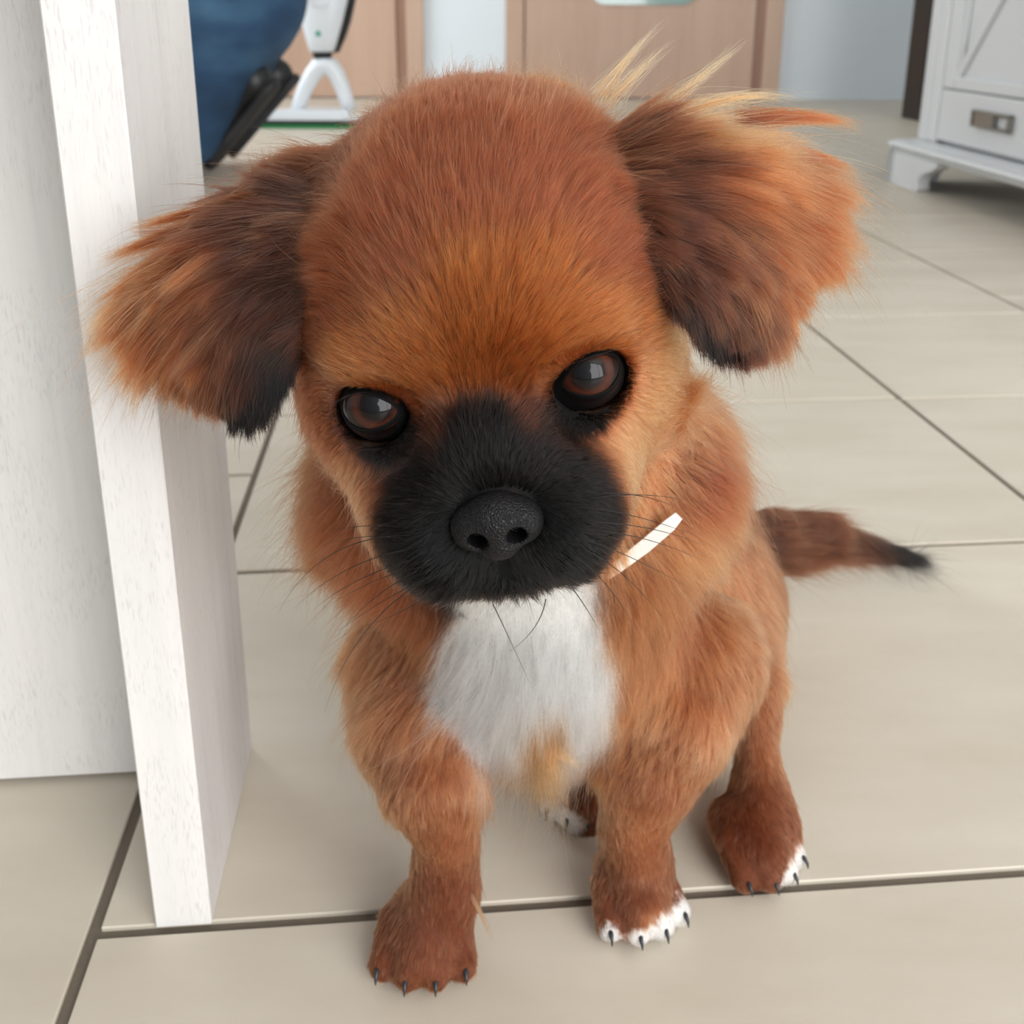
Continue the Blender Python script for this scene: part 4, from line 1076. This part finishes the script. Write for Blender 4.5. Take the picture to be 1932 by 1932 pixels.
for s in (-1, 1):
    c = H(EYE_X * s, EYE_Y + 0.0004, 0.0398)
    gz = EYE - c; gz = gz / np.linalg.norm(gz) + HM @ np.array([0.03 * s, 0.0, 0]); gz /= np.linalg.norm(gz)
    o = link('eye', sphere_mesh('eye', RE, bulge=0.045), M_eye, pup, smooth=True)
    o.location = Vector(c - PUP_BASE); o.rotation_mode = 'QUATERNION'
    o.rotation_quaternion = Vector((0, 0, 1)).rotation_difference(Vector(gz))
    # lids: an almond rim lying on the eyeball
    n = HM @ np.array([0.26 * s, 0.27, 0.92]); n /= np.linalg.norm(n)
    e1 = HM @ np.array([s * 1.0, 0, 0]); e1 = e1 - (e1 @ n) * n; e1 /= np.linalg.norm(e1)
    e2 = HM @ np.array([0, 1.0, 0]); e2 = e2 - (e2 @ n) * n - (e2 @ e1) * e1; e2 /= np.linalg.norm(e2)
    a = math.radians(13); e1, e2 = e1 * math.cos(a) + e2 * math.sin(a), -e1 * math.sin(a) + e2 * math.cos(a)
    NT = 56
    rings = [(0.965, -0.0009), (0.985, 0.0002), (1.02, 0.0005), (1.08, 0.0004), (1.20, 0.0000), (1.40, -0.0004), (1.70, -0.0016)]
    V, Fc = [], []
    for (sc, lift) in rings:
        for k in range(NT):
            w = 2 * math.pi * k / NT
            cw, sw = math.cos(w), math.sin(w)
            A_ = 0.0083 * cw * (1.06 if cw < 0 else 1.0)
            B_ = (0.0047 if sw > 0 else 0.0056) * sw * (1 - 0.22 * cw * cw)
            ex = 0.0
            if sc > 1: A_ = A_ + (sc - 1) * 0.0066 * cw; B_ = B_ + (sc - 1) * 0.0066 * sw
            else: A_ *= sc; B_ *= sc
            if sw > 0: ex = 0.0005 * sw
            r_ = math.hypot(A_, B_)
            rl = 0.90 * RE
            z = math.sqrt(RE * RE - min(r_, rl) ** 2) - max(0, r_ - rl) * 0.75
            V.append(c + n * (z + lift + ex) + e1 * A_ + e2 * B_ - PUP_BASE)
    for i in range(len(rings) - 1):
        for k in range(NT):
            Fc.append((i * NT + k, i * NT + (k + 1) % NT, (i + 1) * NT + (k + 1) % NT, (i + 1) * NT + k))
    me = bpy.data.meshes.new('eyelid'); me.from_pydata([tuple(p) for p in V], [], Fc)
    import bmesh
    bm = bmesh.new(); bm.from_mesh(me); bmesh.ops.recalc_face_normals(bm, faces=bm.faces); bm.to_mesh(me); bm.free()
    link('eyelid', me, M_lid, pup, smooth=True)

# ------------------------------------------------------------------ nose
def nose_mat():
    mt, nt, b = new_mat('nose_leather')
    b.inputs['Base Color'].default_value = tuple(lin(16, 15, 17)) + (1,)
    b.inputs['Roughness'].default_value = 0.42; b.inputs['Specular IOR Level'].default_value = 0.24
    tc = nt.nodes.new('ShaderNodeTexCoord'); vo = nt.nodes.new('ShaderNodeTexVoronoi'); vo.feature = 'DISTANCE_TO_EDGE'
    vo.inputs['Scale'].default_value = 1350
    mr = nt.nodes.new('ShaderNodeMapRange'); mr.inputs[2].default_value = 0.35
    bp = nt.nodes.new('ShaderNodeBump'); bp.inputs['Strength'].default_value = 0.45; bp.inputs['Distance'].default_value = 0.0005
    nt.links.new(tc.outputs['Object'], vo.inputs['Vector']); nt.links.new(vo.outputs['Distance'], mr.inputs[0])
    nt.links.new(mr.outputs[0], bp.inputs['Height']); nt.links.new(bp.outputs[0], b.inputs['Normal'])
    return mt
ND = SDF((-0.018, -0.016, -0.014), (0.018, 0.014, 0.014), 0.00042)
ND.ell((0, 0.0008, -0.001), (0.0092, 0.0078, 0.0078), 0.003)
ND.ell((0, -0.0052, -0.0006), (0.0056, 0.0046, 0.0066), 0.003)
for s in (-1, 1):
    ND.ell((0.0070 * s, -0.0006, -0.0012), (0.0052, 0.0056, 0.0064), 0.0025)
for s in (-1, 1):
    ND.cap((0.0052 * s, -0.0018, 0.0085), (0.0050 * s, -0.0016, 0.0000), 0.0029, 0.0022, 0.0012, op='sub')
    ND.cap((0.0060 * s, -0.0030, 0.0068), (0.0125 * s, -0.0050, 0.0025), 0.0016, 0.0009, 0.0010, op='sub')
ND.cap((0, -0.0030, 0.0088), (0, -0.0105, 0.0055), 0.0007, 0.0011, 0.0010, op='sub')
me_n, NV, NQ = ND.mesh('nose', 2)
nose = link('nose', me_n, nose_mat(), pup, smooth=True, label='black leathery nose')
nw = np.array([H(*(NOSE_C + q)) for q in NV]) - PUP_BASE
me_n.vertices.foreach_set('co', nw.astype(np.float32).ravel()); me_n.update()

# ------------------------------------------------------------------ claws
M_claw = simple('dark_claw', (38, 40, 46), 0.3)
for (p, d) in CLAWS:
    d = d / np.linalg.norm(d)
    pts = [p - d * 0.004 + np.array([0, 0, .0030]), p - d * 0.001 + np.array([0, 0, .0032]), p + d * 0.0008 + np.array([0, 0, 0.0018]), p + d * 0.0016 + np.array([0, 0, -0.0006])]
    link('claw', MB().tube([q - PUP_BASE for q in pts], [0.0010, 0.0010, 0.0007, 0.0002], 8).mesh('claw'), M_claw, pup, smooth=True)

# ------------------------------------------------------------------ whiskers and lashes
def arcs(name, lst, col, rad, label=None, tip=0.12, parent=None):
    S_ = []
    for q in lst:
        a, b_, c = [np.array(p) for p in q]
        t = np.linspace(0, 1, 10)[:, None]
        S_.append((1 - t) ** 2 * a + 2 * t * (1 - t) * b_ + t * t * c)
    S_ = np.array(S_)
    return hair_object(name, S_, np.tile(lin(*col), (len(S_), 1)), rad, parent or pup, label, tip)
wr = np.random.default_rng(77)
def W3(x0, y0, x1, y1, x2, y2, z0=.272, z1=.275, z2=.285):
    return (at(x0, y0, z0), at(x1, y1, z1), at(x2, y2, z2))
WL = [W3(770, 1010, 600, 1010, 524, 1158), W3(775, 1035, 640, 1060, 553, 1150), W3(780, 1055, 660, 1090, 592, 1150), W3(790, 1075, 700, 1120, 630, 1205), W3(800, 1095, 660, 1180, 612, 1345), W3(815, 1085, 720, 1130, 640, 1190),
      W3(780, 1020, 690, 1000, 610, 1030), W3(770, 995, 690, 985, 625, 1003), W3(830, 1110, 760, 1160, 690, 1180), W3(800, 1070, 720, 1080, 625, 1140), W3(860, 1120, 840, 1180, 820, 1230),
      W3(1120, 940, 1210, 925, 1300, 945), W3(1130, 960, 1220, 975, 1310, 1010), W3(1120, 1000, 1230, 1010, 1330, 1060), W3(1110, 1020, 1200, 1050, 1300, 1110), W3(1110, 1040, 1190, 1080, 1260, 1180), W3(1120, 985, 1240, 990, 1330, 1030), W3(1100, 1060, 1160, 1110, 1200, 1190),
      W3(1140, 930, 1230, 930, 1290, 965), W3(930, 1140, 950, 1180, 1000, 1290), W3(1030, 1130, 1020, 1190, 960, 1230), W3(1080, 1110, 1110, 1150, 1130, 1190)]
arcs('whiskers', WL, (6, 5, 5), 0.00013, 'long black whiskers')
BWK = [W3(1070, 690, 1180, 650, 1270, 632, .278, .276, .279), W3(1090, 675, 1200, 600, 1330, 610, .278, .272, .28), W3(1050, 665, 1110, 610, 1170, 560, .278, .272, .275), W3(660, 745, 620, 760, 560, 812, .285, .282, .287), W3(700, 735, 720, 690, 770, 640, .284, .278, .28), W3(690, 740, 650, 740, 600, 790, .285, .281, .286)]
arcs('brow_whiskers', BWK, (30, 20, 16), 0.00006)

# ------------------------------------------------------------------ collar
ccl = simple('white_collar_band', (222, 216, 210), 0.35)
pts = [at(1090, 1120, .372), at(1165, 1068, .368), at(1215, 1030, .366), at(1262, 990, .364), at(1280, 972, .364)]
V, Fc = [], []
upv = UP * 0.0045
for i, p in enumerate(pts):
    t = pts[min(i + 1, len(pts) - 1)] - pts[max(i - 1, 0)]; t /= np.linalg.norm(t)
    sd = np.cross(t, -FW); sd /= np.linalg.norm(sd)
    w = [.0014, .0021, .0024, .0023, .0016][i]
    for (a_, b_) in ((-1, 0), (1, 0), (1, 1), (-1, 1)):
        V.append(tuple(p + sd * w * a_ - FW * 0.0014 * b_ - PUP_BASE))
for i in range(len(pts) - 1):
    for k in range(4):
        Fc.append((i * 4 + k, i * 4 + (k + 1) % 4, i * 4 + 4 + (k + 1) % 4, i * 4 + 4 + k))
Fc += [(0, 1, 2, 3), tuple(range(len(pts) * 4 - 4, len(pts) * 4))]
me = bpy.data.meshes.new('collar'); me.from_pydata(V, [], Fc)
link('collar', me, ccl, pup, label='thin white collar band showing under the jaw')

# ------------------------------------------------------------------ long loose locks
def locks(name, lst, parent, label=None):
    S_, C_ = [], []
    r = np.random.default_rng(31)
    for (p0, p1, p2, z0, z1, z2, n, spread, ck) in lst:
        t = np.linspace(0, 1, 10)[:, None]
        for _ in range(n):
            j0 = r.normal(0, 1, 2) * spread; j1 = r.normal(0, 1, 2) * spread * 0.75; j2 = r.normal(0, 1, 2) * spread * 0.5
            f = r.uniform(0.55, 1.05)
            a, b_, c = at(p0[0] + j0[0], p0[1] + j0[1], z0), at(p1[0] + j1[0], p1[1] + j1[1], z1), at(p2[0] + j2[0], p2[1] + j2[1], z2)
            tt = t * f
            S_.append((1 - tt) ** 2 * a + 2 * tt * (1 - tt) * b_ + tt * tt * c); C_.append(PAL[ck])
    return hair_object(name, np.array(S_), vary(np.array(C_), 9, 0.22), 0.00006, parent, label)
LK = [((470, 385), (385, 395), (250, 432), .306, .308, .316, 420, 13, 'E'), ((430, 420), (310, 440), (196, 492), .304, .308, .318, 520, 16, 'E'), ((390, 455), (285, 490), (205, 560), .303, .308, .318, 460, 16, 'E'),
      ((345, 510), (255, 560), (196, 648), .303, .309, .318, 560, 16, 'E'), ((335, 570), (265, 610), (222, 672), .304, .309, .317, 420, 15, 'E'), ((500, 345), (430, 362), (345, 392), .314, .314, .318, 160, 8, 'S'),
      ((1130, 190), (1175, 115), (1250, 42), .318, .320, .324, 70, 13, 'G'), ((1150, 195), (1205, 130), (1272, 76), .318, .320, .324, 60, 13, 'G'), ((1230, 225), (1330, 135), (1402, 84), .314, .318, .324, 60, 14, 'G'),
      ((1240, 235), (1390, 165), (1500, 188), .312, .316, .322, 150, 18, 'G'), ((1390, 235), (1520, 205), (1622, 240), .314, .318, .324, 360, 15, 'E'), ((1430, 285), (1540, 280), (1618, 330), .314, .318, .324, 360, 15, 'E'),
      ((1450, 350), (1560, 375), (1612, 455), .312, .316, .322, 360, 15, 'E'), ((1445, 430), (1540, 460), (1588, 540), .310, .314, .32, 300, 14, 'E'), ((1460, 290), (1560, 330), (1620, 400), .312, .316, .322, 260, 14, 'E')]
locks('ear_fringe', LK, pup, 'loose long hair at the ear edges')
RF = [((640, 870), (590, 890), (535, 895), .390, .398, .40, 40, 14, 'S'), ((640, 940), (590, 965), (545, 970), .395, .405, .41, 60, 14, 'S'), ((660, 1040), (610, 1065), (585, 1075), .395, .405, .41, 70, 12, 'B'),
      ((1330, 850), (1390, 880), (1425, 925), .385, .395, .40, 60, 12, 'S'), ((890, 1690), (912, 1730), (930, 1775), .402, .402, .402, 60, 4, 'L'),
      ((1010, 1370), (1050, 1430), (1110, 1452), .392, .392, .395, 90, 16, 'T'), ((1015, 1360), (1035, 1420), (1055, 1480), .392, .391, .394, 200, 15, 'T'), ((950, 1350), (960, 1410), (975, 1455), .392, .392, .395, 160, 14, 'W'), ((890, 1330), (890, 1390), (915, 1425), .394, .394, .396, 120, 14, 'W'), ((1110, 1350), (1100, 1400), (1090, 1435), .394, .394, .396, 140, 14, 'W')]
locks('loose_locks', RF, pup, 'stray tufts of the ruff and chest')

# ------------------------------------------------------------------ person kneeling behind the desk
def denim():
    mt, nt, b = new_mat('blue_denim')
    tc = nt.nodes.new('ShaderNodeTexCoord')
    n1 = nt.nodes.new('ShaderNodeTexNoise'); n1.inputs['Scale'].default_value = 4; n1.inputs['Detail'].default_value = 5
    mp = nt.nodes.new('ShaderNodeMapping'); mp.inputs['Scale'].default_value = (1, 1, 2.2); nt.links.new(tc.outputs['Object'], mp.inputs[0])
    n2 = nt.nodes.new('ShaderNodeTexNoise'); n2.inputs['Scale'].default_value = 260; n2.inputs['Detail'].default_value = 2
    nt.links.new(mp.outputs[0], n1.inputs['Vector']); nt.links.new(tc.outputs['Object'], n2.inputs['Vector'])
    r = nt.nodes.new('ShaderNodeValToRGB'); e = r.color_ramp.elements
    e[0].position = 0.32; e[0].color = tuple(lin(24, 46, 72)) + (1,)
    e[1].position = 0.72; e[1].color = tuple(lin(66, 102, 132)) + (1,)
    x = e.new(0.5); x.color = tuple(lin(36, 68, 98)) + (1,)
    nt.links.new(n1.outputs['Fac'], r.inputs[0]); nt.links.new(r.outputs[0], b.inputs['Base Color'])
    bp = nt.nodes.new('ShaderNodeBump'); bp.inputs['Strength'].default_value = 0.3; bp.inputs['Distance'].default_value = 0.002
    nt.links.new(n2.outputs['Fac'], bp.inputs['Height']); nt.links.new(bp.outputs[0], b.inputs['Normal'])
    b.inputs['Roughness'].default_value = 0.85
    return mt
PX, PY = -0.70, 2.47
person = empty('person', (PX - 0.10, PY, 0), label='person in blue jeans kneeling behind the whitewashed desk', category='person')
def pw(x, y, z): return np.array([PX + x, PY + y, z])
def sdf_obj(name, build, lo, hi, h, mat, root, relax=2, **kw):
    d = SDF(lo, hi, h); build(d); me, V, Q = d.mesh(name, relax)
    loc = np.array(parent_world(root))
    me.vertices.foreach_set('co', (V - loc).astype(np.float32).ravel()); me.update()
    return link(name, me, mat, root, smooth=True, **kw)
def legs(d, g):
    d.ell(pw(0.035, 0, 0.405), (0.200 + g, 0.185 + g, 0.180 + g), 0.04)
    for s in (-1, 1):
        d.chain([(pw(0.0, 0.085 * s, 0.37), 0.130 + g), (pw(-0.22, 0.12 * s, 0.25), 0.090 + g), (pw(-0.42, 0.15 * s, 0.12), 0.068 + g)], 0.03, 0.04)
        d.chain([(pw(0.02, 0.085 * s, 0.34), 0.150 + g), (pw(-0.055, 0.10 * s, 0.125), 0.108 + g)], 0.05, 0.05)
        d.chain([(pw(-0.42, 0.15 * s, 0.075), 0.062 + g), (pw(-0.25, 0.13 * s, 0.085), 0.070 + g), (pw(-0.095, 0.11 * s, 0.090), 0.068 + g)], 0.03, 0.02)
def trunk(d, g):
    d.chain([(pw(-0.02, 0, 0.47), 0.145 + g), (pw(-0.12, 0, 0.66), 0.130 + g), (pw(-0.22, 0, 0.86), 0.125 + g)], 0.06, 0.05)
    for s in (-1, 1):
        d.chain([(pw(-0.24, 0.17 * s, 0.93), 0.052 + g), (pw(-0.30, 0.23 * s, 0.70), 0.042 + g)], 0.03, 0.05)
def body_(d):
    legs(d, -0.014); trunk(d, -0.010)
    d.cap(pw(-0.26, 0, 0.96), pw(-0.30, 0, 1.06), 0.058, 0.052, 0.03)
    d.ell(pw(-0.34, 0, 1.15), (0.098, 0.076, 0.118), 0.03)
    d.cap(pw(-0.425, 0, 1.155), pw(-0.445, 0, 1.125), 0.010, 0.015, 0.015)
    d.ell(pw(-0.40, 0, 1.06), (0.045, 0.05, 0.035), 0.03)
    for s in (-1, 1):
        d.ell(pw(-0.33, 0.078 * s, 1.14), (0.020, 0.010, 0.032), 0.008)
        d.chain([(pw(-0.30, 0.23 * s, 0.72), 0.038), (pw(-0.44, 0.19 * s, 0.60), 0.027)], 0.02, 0.02)
        d.ell(pw(-0.475, 0.185 * s, 0.575), (0.042, 0.036, 0.020), 0.02)
        for k in range(4):
            y = 0.185 * s + (k - 1.5) * 0.019
            d.chain([(pw(-0.50, y, 0.570), 0.0095), (pw(-0.535 + 0.006 * abs(k - 1.4), y * 1.02, 0.548), 0.0088), (pw(-0.55 + 0.008 * abs(k - 1.4), y * 1.03, 0.520), 0.0078)], 0.006, 0.01)
        d.chain([(pw(-0.46, 0.150 * s, 0.572), 0.011), (pw(-0.49, 0.135 * s, 0.550), 0.009)], 0.006, 0.01)
        d.cap(pw(-0.095, 0.11 * s, 0.09), pw(-0.03, 0.11 * s, 0.08), 0.040, 0.036, 0.02)
BLO, BHI = pw(-0.62, -0.36, 0.0), pw(0.26, 0.36, 1.30)
M_denim = denim()
sdf_obj('body', body_, BLO, BHI, 0.008, simple('skin', (206, 160, 136), 0.5), person)
sdf_obj('jeans', lambda d: legs(d, 0.0), BLO, BHI, 0.008, M_denim, person, label='faded blue denim jeans')
sdf_obj('shirt', lambda d: trunk(d, 0.004), BLO, BHI, 0.008, simple('grey_shirt', (120, 122, 126), 0.9, bump=0.2, scale=200), person)
def hair_(d):
    d.ell(pw(-0.325, 0, 1.185), (0.100, 0.086, 0.098), 0.02)
    d.ell(pw(-0.285, 0, 1.13), (0.066, 0.083, 0.085), 0.02)
sdf_obj('hair', hair_, pw(-0.46, -0.12, 1.0), pw(-0.15, 0.12, 1.30), 0.008, simple('brown_hair', (70, 50, 38), 0.6, bump=0.5, scale=150), person)

# shoes: worn pair belongs to the person, a black pair stands on the floor behind
M_shoe = simple('black_leather', (22, 22, 25), 0.45, vary=0.2, scale=60)
M_sole = simple('dark_rubber', (38, 37, 38), 0.7)
def shoe(name, loc, rot, root=None, pitch=0.0, **kw):
    if root is None:
        e = empty(name, loc, **kw)
    else:
        e = root
    R = np.array(Matrix.Rotation(rot, 3, 'Z') @ Matrix.Rotation(pitch, 3, 'Y'))
    off = np.array(loc) if root is None else np.array(loc)
    base = np.array(parent_world(e))
    def up(d):
        d.chain([((-0.085, 0, 0.055), 0.040), ((-0.03, 0, 0.062), 0.038), ((0.04, 0.004, 0.046), 0.036), ((0.105, 0.008, 0.036), 0.032)], 0.02, 0.02)
        d.cap((-0.088, 0, 0.055), (-0.092, 0, 0.105), 0.038, 0.034, 0.02)
        d.cap((-0.055, 0, 0.075), (-0.075, 0, 0.115), 0.036, 0.036, 0.02)
        d.cap((-0.078, 0, 0.10), (-0.082, 0, 0.17), 0.026, 0.026, 0.006, op='sub')
    def so(d):
        d.chain([((-0.09, 0, 0.016), 0.036), ((-0.02, 0, 0.014), 0.034), ((0.05, 0.005, 0.014), 0.040), ((0.105, 0.008, 0.015), 0.035)], 0.02, 0.02)
        d.F = np.maximum(d.F, (0.004 - d.ax[2])[None, None, :]); d.F = np.maximum(d.F, (d.ax[2] - 0.026)[None, None, :])
    for nm, bf, mt in (('upper', up, M_shoe), ('sole', so, M_sole)):
        d = SDF((-0.15, -0.06, -0.004), (0.16, 0.07, 0.16), 0.005); bf(d); me, V, Q = d.mesh(nm, 1)
        V = V @ R.T + off - base
        V[:, 2] = np.maximum(V[:, 2], 0.0005 - base[2])
        me.vertices.foreach_set('co', V.astype(np.float32).ravel()); me.update()
        link(nm if root is None else {'upper': 'shoe', 'sole': 'shoe_sole'}[nm], me, mt, e, smooth=True)
for s in (-1, 1):   # kneeling on the balls of the feet: heels up, soles facing back
    shoe('shoe', tuple(pw(0.10, 0.11 * s + 0.05, 0.110)), math.pi + 0.12 * s, person, math.radians(48))
def fl_at(px, py):
    d = ray(px, py); p = EYE + d * (-EYE[2] / d[2]); return p

# ------------------------------------------------------------------ upright floor mop
mp_ = fl_at(583, 243)
mop = empty('floor_mop', (mp_[0], mp_[1] + 0.10, 0), label='white upright floor mop with forked neck standing before brown door', category='mop')
MX = np.array(mop.location)
def loft(name, secs, mat, parent, n=28, power=2.6):
    V, Fc = [], []
    for (x, y, z, a, b_) in secs:
        for k in range(n):
            w = 2 * math.pi * k / n; c_, s_ = math.cos(w), math.sin(w)
            V.append((x + a * math.copysign(abs(c_) ** (2 / power), c_), y + b_ * math.copysign(abs(s_) ** (2 / power), s_), z))
    for i in range(len(secs) - 1):
        for k in range(n):
            Fc.append((i * n + k, i * n + (k + 1) % n, (i + 1) * n + (k + 1) % n, (i + 1) * n + k))
    Fc += [tuple(range(n))[::-1], tuple(range((len(secs) - 1) * n, len(secs) * n))]
    me = bpy.data.meshes.new(name); me.from_pydata(V, [], Fc)
    return link(name, me, mat, parent, smooth=True)
X0 = 0.038
loft('mop_body', [(X0, 0, .238, .036, .03), (X0, 0, .243, .042, .036), (X0 + .003, 0, .28, .054, .044), (X0 + .006, 0, .33, .068, .052), (X0 + .010, .004, .40, .084, .058), (X0 + .012, .01, .50, .080, .056), (X0 + .012, .016, .60, .050, .042), (X0 + .012, .02, .66, .020, .020)], M_plastic, mop)
loft('rear_shell', [(X0 + .012, .02, .235, .040, .03), (X0 + .018, .02, .28, .056, .042), (X0 + .024, .024, .33, .069, .05), (X0 + .028, .028, .40, .084, .056), (X0 + .026, .03, .52, .078, .05)], M_black, mop)
loft('joint', [(X0, 0, .218, .030, .026), (X0, 0, .2385, .032, .028)], M_black, mop)
loft('pole', [(X0 + .012, .02, .65, .015, .015), (X0 + .012, .10, 1.05, .014, .014)], M_steel, mop)
loft('grip', [(X0 + .012, .095, 1.04, .018, .018), (X0 + .012, .12, 1.16, .02, .02), (X0 + .012, .123, 1.175, .012, .012)], M_black, mop)
rg = MB(); A0 = [(X0 + .008 + .045 * math.cos(w), -.0565, .425 + .045 * math.sin(w)) for w in np.linspace(0, 2 * math.pi, 25)]
rg.tube(A0, 0.0035, 6); link('dial_ring', rg.mesh('dial_ring'), M_lacquer, mop, smooth=True)
bt = MB().tube([(X0 - .002, -.040, .294), (X0 - .002, -.053, .296)], [.009, .008], 12)
link('button', bt.mesh('button'), M_teal, mop, label='small green button')
fk = [(X0 - .092, .0, .048), (X0 - .080, 0, .085), (X0 - .058, 0, .130), (X0 - .034, 0, .168), (X0 - .014, 0, .190), (X0 + .006, 0, .196), (X0 + .026, 0, .190), (X0 + .042, 0, .168), (X0 + .058, 0, .130), (X0 + .072, 0, .085), (X0 + .082, 0, .048)]
fm = MB().tube(fk, [.022, .024, .026, .028, .031, .033, .031, .028, .026, .024, .022], 14)
link('fork', fm.mesh('fork'), M_plastic, mop, smooth=True)
bp_ = [(-.165, -.075), (-.15, -.095), (.15, -.095), (.165, -.075), (.075, .085), (.055, .10), (-.055, .10), (-.075, .085)]
hb_ = MB().prism(bp_, (0, 0, .026), (1, 0, 0), (0, 1, 0), (0, 0, 1), .016)
hb_.prism([(x * .8, y * .8) for x, y in bp_], (0, 0, .0415), (1, 0, 0), (0, 1, 0), (0, 0, 1), .014)
link('mop_head', hb_.mesh('mop_head'), M_plastic, mop)
link('base_plate', MB().prism([(x * 1.02, y * 1.02) for x, y in bp_], (0, 0, .0125), (1, 0, 0), (0, 1, 0), (0, 0, 1), .0136).mesh('base_plate'), M_black, mop)
link('cleaning_pad', MB().prism([(x * 1.05, y * 1.05) for x, y in bp_], (0, 0, .0005), (1, 0, 0), (0, 1, 0), (0, 0, 1), .0121).mesh('cleaning_pad'), M_green, mop, label='green cleaning pad')
